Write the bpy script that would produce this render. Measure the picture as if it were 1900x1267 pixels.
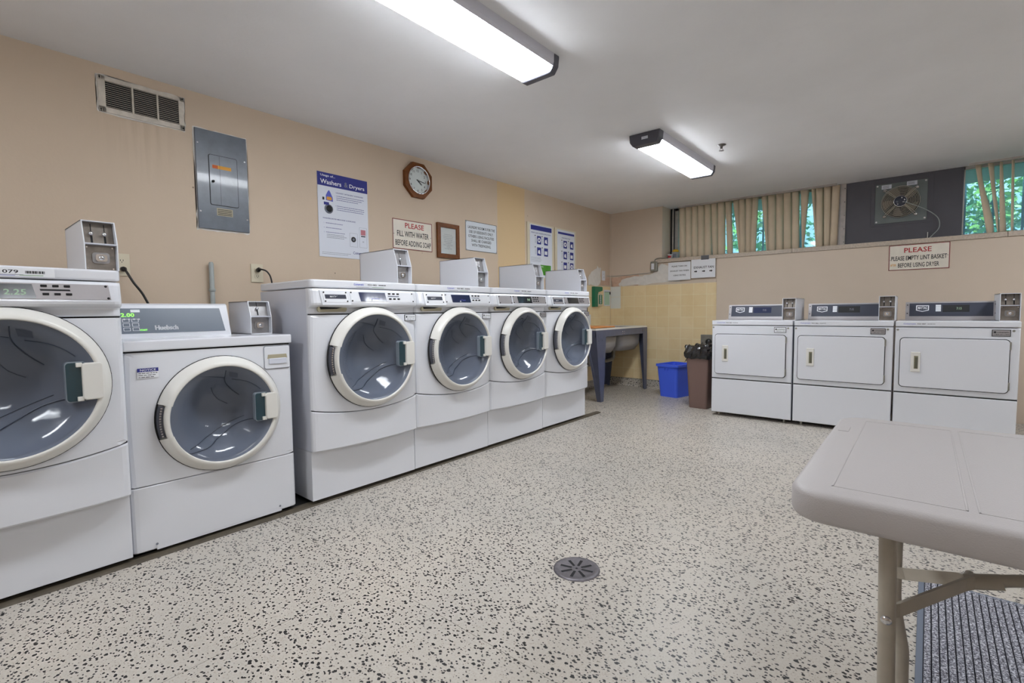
import bpy, bmesh, math, random
from mathutils import Vector, Matrix
random.seed(7)
PI = math.pi
scene = bpy.context.scene
C = scene.collection
for o in list(bpy.data.objects):
    bpy.data.objects.remove(o)

# ------------------------------------------------------------------ camera
F_PX, CX, CH, YAW, PITCH, ROLL = 908.5, 3.3298, 1.0222, -0.7001, 0.0615, -0.0109
cam_d = bpy.data.cameras.new('camera')
cam = bpy.data.objects.new('camera', cam_d)
C.objects.link(cam)
cam_d.sensor_width = 36
cam_d.lens = F_PX / 1900 * 36
cam_d.clip_start = 0.02
_F = Vector((math.sin(YAW), math.cos(YAW), 0)); _R = Vector((math.cos(YAW), -math.sin(YAW), 0)); _U = Vector((0, 0, 1))
F2 = math.cos(PITCH) * _F - math.sin(PITCH) * _U
U2 = math.cos(PITCH) * _U + math.sin(PITCH) * _F
R3 = math.cos(ROLL) * _R + math.sin(ROLL) * U2
U3 = -math.sin(ROLL) * _R + math.cos(ROLL) * U2
cam.matrix_world = Matrix(((R3.x, U3.x, -F2.x, CX), (R3.y, U3.y, -F2.y, 0), (R3.z, U3.z, -F2.z, CH), (0, 0, 0, 1)))
scene.camera = cam

# ------------------------------------------------------------------ view, world, sun
scene.view_settings.view_transform = 'Standard'
scene.view_settings.look = 'None'
scene.view_settings.gamma = 1
scene.view_settings.use_curve_mapping = False
scene.view_settings.exposure = 1.18
LAMP = 16.0          # emission of the ceiling light diffusers
w = bpy.data.worlds.new('world'); scene.world = w; w.use_nodes = True
nt = w.node_tree; nt.nodes.clear()
out = nt.nodes.new('ShaderNodeOutputWorld'); bg = nt.nodes.new('ShaderNodeBackground'); sky = nt.nodes.new('ShaderNodeTexSky')
sky.sky_type = 'NISHITA'; sky.sun_disc = False; sky.sun_elevation = math.radians(50); sky.sun_rotation = math.radians(200)
bg.inputs[1].default_value = 0.28
mxw = nt.nodes.new('ShaderNodeMix'); mxw.data_type = 'RGBA'; mxw.inputs[0].default_value = .55; mxw.inputs[7].default_value = (3.2, 3.3, 3.4, 1)
nt.links.new(sky.outputs[0], mxw.inputs[6]); nt.links.new(mxw.outputs[2], bg.inputs[0]); nt.links.new(bg.outputs[0], out.inputs[0])
sun_d = bpy.data.lights.new('sun', 'SUN'); sun_d.energy = 4.5; sun_d.angle = 0.02; sun_d.color = (1, .95, .85)
sun = bpy.data.objects.new('sun', sun_d); C.objects.link(sun)
sun.rotation_euler = (math.radians(38), 0, math.radians(-25))   # shines towards the far side: lights the garden, not the room

# room dimensions
H = 2.332; D = 6.065; D2 = 6.353
XR = 6.3; YB = -2.6

# ------------------------------------------------------------------ materials
def s2l(c):
    c = c / 255 if c > 1 else c
    return c / 12.92 if c <= .04045 else ((c + .055) / 1.055) ** 2.4
def rgb(*c): return tuple(s2l(x) for x in c) + (1,)
MATS = {}
def mat(name, col, rough=.5, metal=0, spec=.5, coat=0, emit=None, es=0, bump=0, bscale=40, vary=0, vscale=6):
    if name in MATS: return MATS[name]
    m = bpy.data.materials.new(name); m.use_nodes = True; MATS[name] = m
    t = m.node_tree; b = t.nodes['Principled BSDF']
    c = rgb(*col)
    b.inputs['Base Color'].default_value = c
    b.inputs['Roughness'].default_value = rough; b.inputs['Metallic'].default_value = metal
    b.inputs['Specular IOR Level'].default_value = spec; b.inputs['Coat Weight'].default_value = coat
    b.inputs['Coat Roughness'].default_value = .06
    if emit:
        b.inputs['Emission Color'].default_value = rgb(*emit); b.inputs['Emission Strength'].default_value = es
    tc = t.nodes.new('ShaderNodeTexCoord')
    if vary:
        n = t.nodes.new('ShaderNodeTexNoise'); n.inputs['Scale'].default_value = vscale; n.inputs['Detail'].default_value = 5
        t.links.new(tc.outputs['Object'], n.inputs['Vector'])
        r = t.nodes.new('ShaderNodeValToRGB'); r.color_ramp.elements[0].position = .3; r.color_ramp.elements[1].position = .7
        r.color_ramp.elements[0].color = tuple(x * (1 - vary) for x in c[:3]) + (1,)
        r.color_ramp.elements[1].color = tuple(min(1, x * (1 + vary)) for x in c[:3]) + (1,)
        t.links.new(n.outputs['Fac'], r.inputs['Fac']); t.links.new(r.outputs['Color'], b.inputs['Base Color'])
    if bump:
        n2 = t.nodes.new('ShaderNodeTexNoise'); n2.inputs['Scale'].default_value = bscale; n2.inputs['Detail'].default_value = 4
        t.links.new(tc.outputs['Object'], n2.inputs['Vector'])
        bp = t.nodes.new('ShaderNodeBump'); bp.inputs['Strength'].default_value = bump; bp.inputs['Distance'].default_value = .01
        t.links.new(n2.outputs['Fac'], bp.inputs['Height']); t.links.new(bp.outputs['Normal'], b.inputs['Normal'])
    return m

class N:
    """small node-graph helper"""
    def __init__(s, name):
        s.m = bpy.data.materials.new(name); s.m.use_nodes = True; s.t = s.m.node_tree
        s.b = s.t.nodes['Principled BSDF']; s.tc = s.t.nodes.new('ShaderNodeTexCoord'); MATS[name] = s.m
    def n(s, typ, **k):
        x = s.t.nodes.new(typ)
        for a, v in k.items(): setattr(x, a, v)
        return x
    def l(s, a, b): s.t.links.new(a, b)
    def mapping(s, scale=(1, 1, 1), rot=(0, 0, 0), loc=(0, 0, 0), src='Object'):
        x = s.n('ShaderNodeMapping'); x.inputs['Scale'].default_value = scale; x.inputs['Rotation'].default_value = rot; x.inputs['Location'].default_value = loc
        s.l(s.tc.outputs[src], x.inputs['Vector']); return x.outputs['Vector']
    def noise(s, vec, scale, detail=3, rough=.5):
        x = s.n('ShaderNodeTexNoise'); x.inputs['Scale'].default_value = scale; x.inputs['Detail'].default_value = detail; x.inputs['Roughness'].default_value = rough
        s.l(vec, x.inputs['Vector']); return x
    def math(s, op, a, b=0, c=0):
        x = s.n('ShaderNodeMath', operation=op)
        for i, v in enumerate((a, b, c)):
            if isinstance(v, (int, float)): x.inputs[i].default_value = v
            else: s.l(v, x.inputs[i])
        return x.outputs[0]
    def ramp(s, fac, stops, interp='LINEAR'):
        x = s.n('ShaderNodeValToRGB'); r = x.color_ramp; r.interpolation = interp
        while len(r.elements) < len(stops): r.elements.new(.5)
        for e, (p, c) in zip(r.elements, stops): e.position = p; e.color = c
        s.l(fac, x.inputs['Fac']); return x.outputs['Color']
    def mix(s, fac, a, b, mode='MIX'):
        x = s.n('ShaderNodeMix', data_type='RGBA', blend_type=mode)
        if isinstance(fac, (int, float)): x.inputs[0].default_value = fac
        else: s.l(fac, x.inputs[0])
        for i, v in ((6, a), (7, b)):
            if isinstance(v, tuple): x.inputs[i].default_value = v
            else: s.l(v, x.inputs[i])
        return x.outputs[2]
    def bump(s, h, strength=.3, dist=.005):
        x = s.n('ShaderNodeBump'); x.inputs['Strength'].default_value = strength; x.inputs['Distance'].default_value = dist
        s.l(h, x.inputs['Height']); s.l(x.outputs['Normal'], s.b.inputs['Normal'])

def terrazzo(lines=True):
    g = N('terrazzo' if lines else 'terrazzo_cove')
    v = g.mapping()
    nz = g.noise(v, 90, 2)
    vv = g.n('ShaderNodeVectorMath', operation='MULTIPLY_ADD'); g.l(nz.outputs['Color'], vv.inputs[0]); vv.inputs[1].default_value = (.010, .010, .010); g.l(v, vv.inputs[2])
    def chips(scale, th, keep, stretch, ang):
        mp = g.n('ShaderNodeMapping'); mp.inputs['Scale'].default_value = (scale, scale * stretch, scale); mp.inputs['Rotation'].default_value = (0, 0, ang)
        g.l(vv.outputs[0], mp.inputs['Vector'])
        vo = g.n('ShaderNodeTexVoronoi'); vo.inputs['Scale'].default_value = 1; g.l(mp.outputs[0], vo.inputs['Vector'])
        sep = g.n('ShaderNodeSeparateColor'); g.l(vo.outputs['Color'], sep.inputs[0])
        size = g.math('MULTIPLY_ADD', sep.outputs[1], th * .55, th * .5)
        a = g.math('LESS_THAN', vo.outputs['Distance'], size)
        b = g.math('LESS_THAN', sep.outputs[0], keep)
        return g.math('MULTIPLY', a, b), sep.outputs[2]
    m1, r1 = chips(53, .37, .72, 1.35, .5)
    m2, r2 = chips(72, .38, .58, 1.5, -.7)
    m3, r3 = chips(120, .40, .45, 1.2, .2)
    big = g.noise(v, 1.3, 3)
    fine = g.noise(v, 160, 2)
    base = g.ramp(big.outputs['Fac'], [(.3, rgb(186, 181, 173)), (.7, rgb(199, 191, 180))])
    base = g.mix(g.ramp(fine.outputs['Fac'], [(.45, (0, 0, 0, 1)), (.62, (1, 1, 1, 1))]), base, g.mix(.4, base, rgb(176, 166, 152)))
    base = g.mix(m3, base, g.ramp(r3, [(0, rgb(150, 138, 120)), (.5, rgb(190, 180, 168)), (1, rgb(120, 112, 104))]))
    dark = g.ramp(r1, [(0, rgb(34, 34, 36)), (.7, rgb(54, 52, 50)), (1, rgb(104, 94, 84))])
    base = g.mix(m1, base, dark)
    base = g.mix(m2, base, g.ramp(r2, [(0, rgb(32, 34, 40)), (.75, rgb(62, 58, 56)), (1, rgb(128, 112, 96))]))
    if lines:
        sx = g.n('ShaderNodeSeparateXYZ'); g.l(v, sx.inputs[0])
        tot = None
        for ax, cs in (('X', (1.735, 3.29, 4.85)), ('Y', (-.5, 1.056, 2.61, 4.17))):
            for c in cs:
                d = g.math('ABSOLUTE', g.math('SUBTRACT', sx.outputs[ax], c))
                q = g.math('LESS_THAN', d, .0014)
                tot = q if tot is None else g.math('MAXIMUM', tot, q)
        base = g.mix(g.math('MULTIPLY', tot, .6), base, rgb(110, 105, 96))
    g.l(base, g.b.inputs['Base Color'])
    rr = g.noise(v, 3, 4)
    g.l(g.math('MULTIPLY_ADD', rr.outputs['Fac'], .25, .25), g.b.inputs['Roughness'])
    g.b.inputs['Specular IOR Level'].default_value = .35
    return g.m

def wall_paint(name, col, band=False):
    g = N(name); v = g.mapping()
    n1 = g.noise(v, 1.1, 4, .6); n2 = g.noise(v, 14, 4)
    c = rgb(*col)
    lo = tuple(x * .955 for x in c[:3]) + (1,); hi = tuple(min(1, x * 1.035) for x in c[:3]) + (1,)
    base = g.ramp(n1.outputs['Fac'], [(.3, lo), (.7, hi)])
    base = g.mix(g.ramp(n2.outputs['Fac'], [(.62, (0, 0, 0, 1)), (.72, (.25, .25, .25, 1))]), base, lo)
    if band:
        sx = g.n('ShaderNodeSeparateXYZ'); g.l(v, sx.inputs[0])
        wob = g.math('MULTIPLY_ADD', g.noise(v, 8, 2).outputs['Fac'], .02, -.01)
        y = g.math('ADD', sx.outputs['Y'], wob)
        q = g.math('MULTIPLY', g.math('GREATER_THAN', y, 3.745), g.math('LESS_THAN', y, 4.185))
        base = g.mix(q, base, rgb(216, 189, 148))
        # stains running down below the vent
        st = g.noise(g.mapping((1, 22, 1.6)), 1.0, 3)
        zz = g.math('MULTIPLY', g.math('LESS_THAN', g.math('ABSOLUTE', g.math('SUBTRACT', sx.outputs['Y'], .82)), .26),
                    g.math('MULTIPLY', g.math('LESS_THAN', sx.outputs['Z'], 2.1), g.math('GREATER_THAN', sx.outputs['Z'], 1.7)))
        fall = g.math('MULTIPLY', g.math('SUBTRACT', sx.outputs['Z'], 1.7), 1.4)
        base = g.mix(g.math('MULTIPLY', g.math('MULTIPLY', zz, g.math('MULTIPLY', fall, g.math('SUBTRACT', 1, g.math('MULTIPLY', g.math('ABSOLUTE', g.math('SUBTRACT', sx.outputs['Y'], .82)), 3.8)))), g.ramp(st.outputs['Fac'], [(.45, (0, 0, 0, 1)), (.7, (1, 1, 1, 1))])), base, rgb(176, 154, 128))
        sp = g.n('ShaderNodeTexVoronoi'); sp.inputs['Scale'].default_value = 4.2; g.l(v, sp.inputs['Vector'])
        base = g.mix(g.math('MULTIPLY', g.math('LESS_THAN', sp.outputs['Distance'], .022), .7), base, rgb(110, 90, 75))
    g.l(base, g.b.inputs['Base Color']); g.b.inputs['Roughness'].default_value = .55; g.b.inputs['Specular IOR Level'].default_value = .25
    g.bump(g.noise(v, 60, 3).outputs['Fac'], .12, .004)
    return g.m

def tiles():
    g = N('yellow_tile'); 
    v = g.mapping((1, 1, 1))
    sx = g.n('ShaderNodeSeparateXYZ'); g.l(v, sx.inputs[0])
    cmb = g.n('ShaderNodeCombineXYZ')
    g.l(g.math('ADD', sx.outputs['X'], sx.outputs['Y']), cmb.inputs[0]); g.l(sx.outputs['Z'], cmb.inputs[1])
    br = g.n('ShaderNodeTexBrick'); br.offset = 0; br.squash = 1
    br.inputs['Scale'].default_value = 1; br.inputs['Brick Width'].default_value = .157; br.inputs['Row Height'].default_value = .1375
    br.inputs['Mortar Size'].default_value = .003; br.inputs['Mortar Smooth'].default_value = .2; br.inputs['Bias'].default_value = 0
    br.inputs['Color1'].default_value = rgb(232, 208, 160); br.inputs['Color2'].default_value = rgb(238, 216, 172); br.inputs['Mortar'].default_value = rgb(240, 226, 190)
    mp = g.n('ShaderNodeMapping'); mp.inputs['Location'].default_value = (.015, -.105, 0); g.l(cmb.outputs[0], mp.inputs[0]); g.l(mp.outputs[0], br.inputs['Vector'])
    n = g.noise(v, 9, 4)
    base = g.mix(g.ramp(n.outputs['Fac'], [(.5, (0, 0, 0, 1)), (.75, (.5, .5, .5, 1))]), br.outputs['Color'], rgb(226, 198, 146))
    g.l(base, g.b.inputs['Base Color']); g.b.inputs['Roughness'].default_value = .28
    g.bump(g.math('SUBTRACT', 1, br.outputs['Fac']), .3, .002)
    return g.m

M_floor = terrazzo(); M_cove = terrazzo(False)
M_wallL = wall_paint('tan_wall_paint', (208, 189, 167), True)
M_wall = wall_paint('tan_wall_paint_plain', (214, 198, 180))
M_ceil = wall_paint('ceiling_paint', (238, 238, 240))
M_tile = tiles()
M_enam = mat('white_enamel', (222, 224, 230), .22, spec=.5, coat=.3)
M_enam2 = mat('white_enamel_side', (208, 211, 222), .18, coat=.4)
M_plas = mat('white_plastic', (224, 226, 231), .35)
M_cream = mat('cream_plastic', (222, 220, 214), .28)
M_dark = mat('dark_gap', (22, 22, 24), .8)
M_black = mat('black_plastic', (20, 20, 22), .35)
M_blackp = mat('black_ink', (26, 26, 30), .6)
M_redp = mat('red_ink', (176, 34, 40), .6)
M_bluep = mat('blue_ink', (38, 44, 128), .55)
M_blue2 = mat('light_blue_ink', (88, 96, 190), .55)
M_greenp = mat('green_ink', (70, 140, 40), .55)
M_greyp = mat('grey_ink', (120, 124, 136), .6)
M_whitep = mat('white_ink', (232, 234, 238), .5)
M_orng = mat('orange_ink', (222, 160, 60), .6)
M_steel = mat('brushed_steel', (160, 158, 158), .38, metal=.6, vary=.12, vscale=25)
M_chrome = mat('chrome', (215, 215, 218), .15, metal=1)
M_galv = mat('galvanised_steel', (150, 148, 140), .38, metal=.75, vary=.15, vscale=40)
M_silver = mat('silver_panel', (172, 168, 170), .4, metal=.55, vary=.06, vscale=9)
M_navyp = mat('graphite_panel', (58, 62, 76), .35)
M_slate = mat('slate_panel', (96, 106, 120), .3)
M_lcd = mat('blue_display_window', (38, 46, 78), .12, coat=.5)
M_lcdk = mat('dark_display_window', (46, 48, 50), .15, coat=.4)
M_ledg = mat('green_led', (60, 90, 40), .5, emit=(120, 230, 70), es=1.2)
M_ledw = mat('pale_led', (90, 110, 90), .5, emit=(170, 200, 170), es=.28)
M_teal = mat('dark_teal_plastic', (34, 62, 72), .2, coat=.5)
M_pocket = mat('tan_pocket', (168, 160, 136), .5)
M_rubber = mat('grey_rubber', (78, 80, 90), .6)
M_bowl = mat('bowl_liner', (128, 136, 154), .3, vary=.18, vscale=5)
M_drum = mat('drum_steel', (120, 124, 140), .3, metal=.8)
M_facep = mat('worn_steel_plate', (134, 126, 118), .36, metal=.55, vary=.2, vscale=30)
M_box = mat('coin_box_enamel', (218, 220, 226), .4)
M_box2 = mat('coin_box_inside', (200, 202, 212), .45)
M_panelg = mat('panel_grey_enamel', (98, 106, 116), .28, vary=.12, vscale=18, coat=.3)
M_wood = mat('oak_frame', (112, 64, 26), .5, spec=.3, vary=.2, vscale=30)
M_paper = mat('paper', (212, 216, 214), .7)
M_sheet = mat('poster_sheet', (218, 222, 232), .35)
M_signw = mat('sign_enamel', (226, 218, 204), .45, vary=.06, vscale=10)
M_signw2 = mat('sign_enamel_cool', (216, 222, 228), .45)
M_ivory = mat('ivory_plastic', (214, 204, 180), .45)
M_vent = mat('vent_paint', (206, 198, 186), .5, vary=.12, vscale=30)
M_ventk = mat('vent_slats', (104, 84, 66), .6)
M_face = mat('clock_face', (214, 222, 220), .4)
M_pipe = mat('conduit_paint', (160, 166, 164), .45)
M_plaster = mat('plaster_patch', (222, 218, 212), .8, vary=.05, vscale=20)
M_pink = mat('bare_wall_patch', (204, 172, 150), .8, vary=.12, vscale=25)
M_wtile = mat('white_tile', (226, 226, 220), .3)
M_sill = mat('stone_sill', (190, 176, 160), .5, vary=.16, vscale=60)
M_frame = mat('window_frame_metal', (182, 174, 168), .45, vary=.12, vscale=20)
M_board = mat('dark_grey_board', (88, 87, 94), .55, vary=.05, vscale=6)
M_fanpl = mat('fan_plate', (112, 120, 120), .45, vary=.08, vscale=10)
M_wire = mat('guard_wire', (196, 190, 176), .4, metal=.3)
M_fanb = mat('fan_blade', (104, 96, 86), .45)
M_vane = mat('blind_fabric', (222, 204, 178), .75, vary=.04, vscale=8)
M_sinkt = mat('sink_rim', (226, 222, 212), .35)
M_sinkb = mat('sink_bowl_grey', (146, 144, 144), .35, coat=.2)
M_sinkf = mat('sink_frame_grey', (84, 90, 112), .38, coat=.3, vary=.08, vscale=12)
M_orange = mat('orange_board', (226, 150, 84), .5)
M_bin = mat('blue_bin_plastic', (74, 108, 244), .35)
M_bin2 = mat('brown_bin_plastic', (124, 100, 92), .45)
M_bag = mat('black_bag', (34, 32, 34), .16, coat=.5, bump=1.0, bscale=22)
M_green = mat('green_plastic', (16, 110, 78), .3)
M_pale = mat('pale_green_card', (178, 206, 180), .5)
M_brown = mat('strip_metal', (86, 78, 66), .5, vary=.2, vscale=20)
M_fix = mat('fixture_housing', (82, 82, 92), .4)
M_fixw = mat('fixture_side', (206, 206, 216), .4)
M_tape = mat('grey_tape', (92, 92, 96), .5)
M_tleg = mat('table_leg_enamel', (172, 164, 150), .4, vary=.06, vscale=30)
M_lid2 = mat('yellow_cloth', (214, 170, 40), .6)
M_drain = mat('drain_iron', (118, 114, 118), .42, metal=.7, vary=.15, vscale=60)

def diffuser():
    g = N('lamp_diffuser'); g.b.inputs['Base Color'].default_value = (.9, .9, .92, 1)
    g.b.inputs['Emission Color'].default_value = (.90, .945, 1, 1); g.b.inputs['Emission Strength'].default_value = LAMP
    return g.m
M_diff = diffuser()

def glass_window():
    g = N('tinted_window_glass'); t = g.t
    tr = t.nodes.new('ShaderNodeBsdfTransparent'); tr.inputs[0].default_value = (.66, .83, .90, 1)
    gl = t.nodes.new('ShaderNodeBsdfGlossy'); gl.inputs['Roughness'].default_value = .05; gl.inputs[0].default_value = (.9, .95, 1, 1)
    mx = t.nodes.new('ShaderNodeMixShader'); mx.inputs[0].default_value = .07
    t.links.new(tr.outputs[0], mx.inputs[1]); t.links.new(gl.outputs[0], mx.inputs[2])
    dust = t.nodes.new('ShaderNodeBsdfTranslucent'); dust.inputs[0].default_value = (.50, .74, .92, 1)     # dusty film on the pane
    m2 = t.nodes.new('ShaderNodeMixShader'); m2.inputs[0].default_value = .2
    t.links.new(mx.outputs[0], m2.inputs[1]); t.links.new(dust.outputs[0], m2.inputs[2])
    t.links.new(m2.outputs[0], t.nodes['Material Output'].inputs[0]); return g.m
M_glass = glass_window()

def door_glass():
    g = N('washer_door_glass'); t = g.t
    tr = t.nodes.new('ShaderNodeBsdfTransparent'); tr.inputs[0].default_value = (.62, .66, .78, 1)
    g.b.inputs['Base Color'].default_value = rgb(124, 132, 148); g.b.inputs['Roughness'].default_value = .1; g.b.inputs['Coat Weight'].default_value = .3
    v = g.mapping(); n = g.noise(v, 4.5, 2)
    g.bump(n.outputs['Fac'], .4, .03)
    mx = t.nodes.new('ShaderNodeMixShader'); mx.inputs[0].default_value = .62
    t.links.new(tr.outputs[0], mx.inputs[1]); t.links.new(g.b.outputs[0], mx.inputs[2])
    t.links.new(mx.outputs[0], t.nodes['Material Output'].inputs[0]); return g.m
M_dglass = door_glass()

def clear_glass():
    g = N('picture_glass'); t = g.t
    tr = t.nodes.new('ShaderNodeBsdfTransparent')
    gl = t.nodes.new('ShaderNodeBsdfGlossy'); gl.inputs['Roughness'].default_value = .03
    mx = t.nodes.new('ShaderNodeMixShader'); mx.inputs[0].default_value = .06
    t.links.new(tr.outputs[0], mx.inputs[1]); t.links.new(gl.outputs[0], mx.inputs[2])
    t.links.new(mx.outputs[0], t.nodes['Material Output'].inputs[0]); return g.m
M_cglass = clear_glass()

def tabletop():
    g = N('moulded_table_plastic'); v = g.mapping()
    g.b.inputs['Base Color'].default_value = rgb(186, 181, 180); g.b.inputs['Roughness'].default_value = .42
    g.bump(g.noise(v, 420, 2).outputs['Fac'], .25, .002)
    return g.m
M_table = tabletop()

def matfab():
    g = N('ribbed_mat_pile'); v = g.mapping()
    n = g.noise(v, 170, 3, .75)
    c = g.ramp(n.outputs['Fac'], [(.36, rgb(50, 50, 56)), (.5, rgb(122, 122, 132)), (.62, rgb(210, 212, 220))])
    g.l(c, g.b.inputs['Base Color']); g.b.inputs['Roughness'].default_value = .9
    g.bump(n.outputs['Fac'], .6, .004)
    return g.m
M_mat = matfab()
M_mate = mat('mat_rubber_edge', (104, 112, 126), .7)
M_rib = mat('mat_groove', (34, 32, 42), .9)

# ------------------------------------------------------------------ mesh builder
_txt = {}
def text_mesh(s, sx=1.0):
    if s in _txt: return _txt[s]
    cu = bpy.data.curves.new('t', 'FONT'); cu.body = s; cu.size = 1; cu.resolution_u = 2; cu.offset = .013; cu.align_x = 'CENTER'; cu.align_y = 'CENTER'
    o = bpy.data.objects.new('t', cu); C.objects.link(o)
    dg = bpy.context.evaluated_depsgraph_get(); dg.update()
    me = bpy.data.meshes.new_from_object(o.evaluated_get(dg))
    V = [v.co.copy() for v in me.vertices]; Fs = [tuple(p.vertices) for p in me.polygons]
    bpy.data.objects.remove(o); bpy.data.curves.remove(cu); bpy.data.meshes.remove(me)
    if V:
        x0 = min(v.x for v in V); x1 = max(v.x for v in V); y0 = min(v.y for v in V); y1 = max(v.y for v in V)
        V = [Vector((v.x - (x0 + x1) / 2, v.y - (y0 + y1) / 2, 0)) for v in V]; dim = (x1 - x0, y1 - y0)
    else: dim = (1, 1)
    _txt[s] = (V, Fs, dim); return _txt[s]

class MB:
    def __init__(s): s.v = []; s.f = []; s.mi = []; s.sm = []; s.mats = []
    def _m(s, m):
        if m not in s.mats: s.mats.append(m)
        return s.mats.index(m)
    def add(s, vs, fs, m, smooth=False, M=None):
        k = len(s.v); i = s._m(m)
        s.v += [(M @ Vector(v)) if M else Vector(v) for v in vs]
        for f in fs: s.f.append(tuple(k + a for a in f)); s.mi.append(i); s.sm.append(smooth)
        return s
    def bm(s, b, m, smooth=False, M=None):
        b.verts.index_update(); s.add([v.co for v in b.verts], [[v.index for v in f.verts] for f in b.faces], m, smooth, M); b.free(); return s
    def box(s, x0, x1, y0, y1, z0, z1, m, bev=0, seg=2, M=None):
        b = bmesh.new(); bmesh.ops.create_cube(b, size=1)
        for v in b.verts: v.co = Vector(((x0 + x1) / 2 + v.co.x * (x1 - x0), (y0 + y1) / 2 + v.co.y * (y1 - y0), (z0 + z1) / 2 + v.co.z * (z1 - z0)))
        if bev: bmesh.ops.bevel(b, geom=b.edges[:], offset=bev, segments=seg, affect='EDGES', profile=.5)
        return s.bm(b, m, False, M)
    def prism(s, poly, axis, a0, a1, m, bev=0, seg=2, M=None, smooth=False):
        """poly in the plane normal to axis: x->(y,z) y->(x,z) z->(x,y)"""
        def p(u, v, a): return (a, u, v) if axis == 'x' else ((u, a, v) if axis == 'y' else (u, v, a))
        b = bmesh.new(); A = [b.verts.new(p(u, v, a0)) for u, v in poly]; B = [b.verts.new(p(u, v, a1)) for u, v in poly]
        b.faces.new(A[::-1]); b.faces.new(B); n = len(poly)
        for i in range(n): b.faces.new((A[i], A[(i + 1) % n], B[(i + 1) % n], B[i]))
        bmesh.ops.recalc_face_normals(b, faces=b.faces[:])
        if bev: bmesh.ops.bevel(b, geom=b.edges[:], offset=bev, segments=seg, affect='EDGES', profile=.5)
        return s.bm(b, m, smooth, M)
    def rrect(x0, x1, z0, z1, r, n=5):
        P = []
        for cx, cz, a in ((x1 - r, z1 - r, 0), (x0 + r, z1 - r, 90), (x0 + r, z0 + r, 180), (x1 - r, z0 + r, 270)):
            for i in range(n + 1):
                t = math.radians(a + 90 * i / n); P.append((cx + r * math.cos(t), cz + r * math.sin(t)))
        return P
    def tube(s, pts, r, m, n=8, M=None, caps=True, smooth=True):
        pts = [Vector(p) for p in pts]; V = []; Fs = []; k = len(pts)
        rs = r if isinstance(r, (list, tuple)) else [r] * k
        up = None
        for i, p in enumerate(pts):
            d = (pts[min(i + 1, k - 1)] - pts[max(i - 1, 0)]).normalized()
            if up is None: up = Vector((0, 0, 1)) if abs(d.z) < .9 else Vector((1, 0, 0))
            a = d.cross(up).normalized(); up = a.cross(d).normalized()
            for j in range(n):
                t = 2 * PI * j / n; V.append(p + rs[i] * (math.cos(t) * a + math.sin(t) * up))
        for i in range(k - 1):
            for j in range(n): Fs.append((i * n + j, i * n + (j + 1) % n, (i + 1) * n + (j + 1) % n, (i + 1) * n + j))
        s.add(V, Fs, m, smooth, M)
        if caps: s.add(V, [tuple(range(n))[::-1], tuple(range((k - 1) * n, k * n))], m, False, M)
        return s
    def lathe(s, prof, o, axis, m, n=48, M=None, smooth=True, a0=0, a1=2 * PI):
        """prof [(r,h)] about axis ('y': h goes along +y)"""
        V = []; Fs = []; k = len(prof); full = abs(a1 - a0 - 2 * PI) < 1e-6; nn = n if full else n + 1
        for i in range(nn):
            t = a0 + (a1 - a0) * i / n; c, q = math.cos(t), math.sin(t)
            for r, h in prof:
                V.append((o[0] + r * c, o[1] + h, o[2] + r * q) if axis == 'y' else ((o[0] + r * c, o[1] + r * q, o[2] + h) if axis == 'z' else (o[0] + h, o[1] + r * c, o[2] + r * q)))
        for i in range(n):
            j = (i + 1) % nn
            for a in range(k - 1): Fs.append((i * k + a, i * k + a + 1, j * k + a + 1, j * k + a))
        return s.add(V, Fs, m, smooth, M)
    def disc(s, o, r, axis, m, n=16, h=.001): return s.lathe([(0, -h), (r, -h), (r, 0)], o, axis, m, n, smooth=False)
    def text(s, t, x, z, h, m, y=0, w=None, M=None):
        """text facing -y, centred on x,z; h = cap height, w = total width"""
        V, Fs, dim = text_mesh(t); ky = h / dim[1]; kx = (w / dim[0]) if w else ky
        s.add([(x + v.x * kx, y, z + v.y * ky) for v in V], Fs, m, False, M); return s
    def build(s, name, parent=None, loc=None, rotz=None, sharp=40):
        me = bpy.data.meshes.new(name); me.from_pydata([tuple(v) for v in s.v], [], s.f)
        for m in s.mats: me.materials.append(m)
        for p, i, q in zip(me.polygons, s.mi, s.sm): p.material_index = i; p.use_smooth = q
        b = bmesh.new(); b.from_mesh(me)
        bmesh.ops.remove_doubles(b, verts=b.verts[:], dist=1e-6) if len(s.v) < 1 else None
        bmesh.ops.recalc_face_normals(b, faces=b.faces[:]) if False else None
        b.to_mesh(me); b.free(); me.update()
        o = bpy.data.objects.new(name, me); C.objects.link(o)
        if parent: o.parent = parent
        if loc: o.location = loc
        if rotz is not None: o.rotation_euler = (0, 0, rotz)
        return o
rrect = MB.rrect
def tag(o, label, cat, group=None, kind=None):
    o['label'] = label
    if cat: o['category'] = cat
    if group: o['group'] = group
    if kind: o['kind'] = kind
    return o
def thing(name, label, cat, loc=(0, 0, 0), rotz=0, group=None):
    o = bpy.data.objects.new(name, None); C.objects.link(o); o.location = loc; o.rotation_euler = (0, 0, rotz)
    o.empty_display_size = .1
    return tag(o, label, cat, group)
def struct(o): o['kind'] = 'structure'; return o
LR = math.radians(90)   # local frame for anything facing +x (left wall side)

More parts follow.
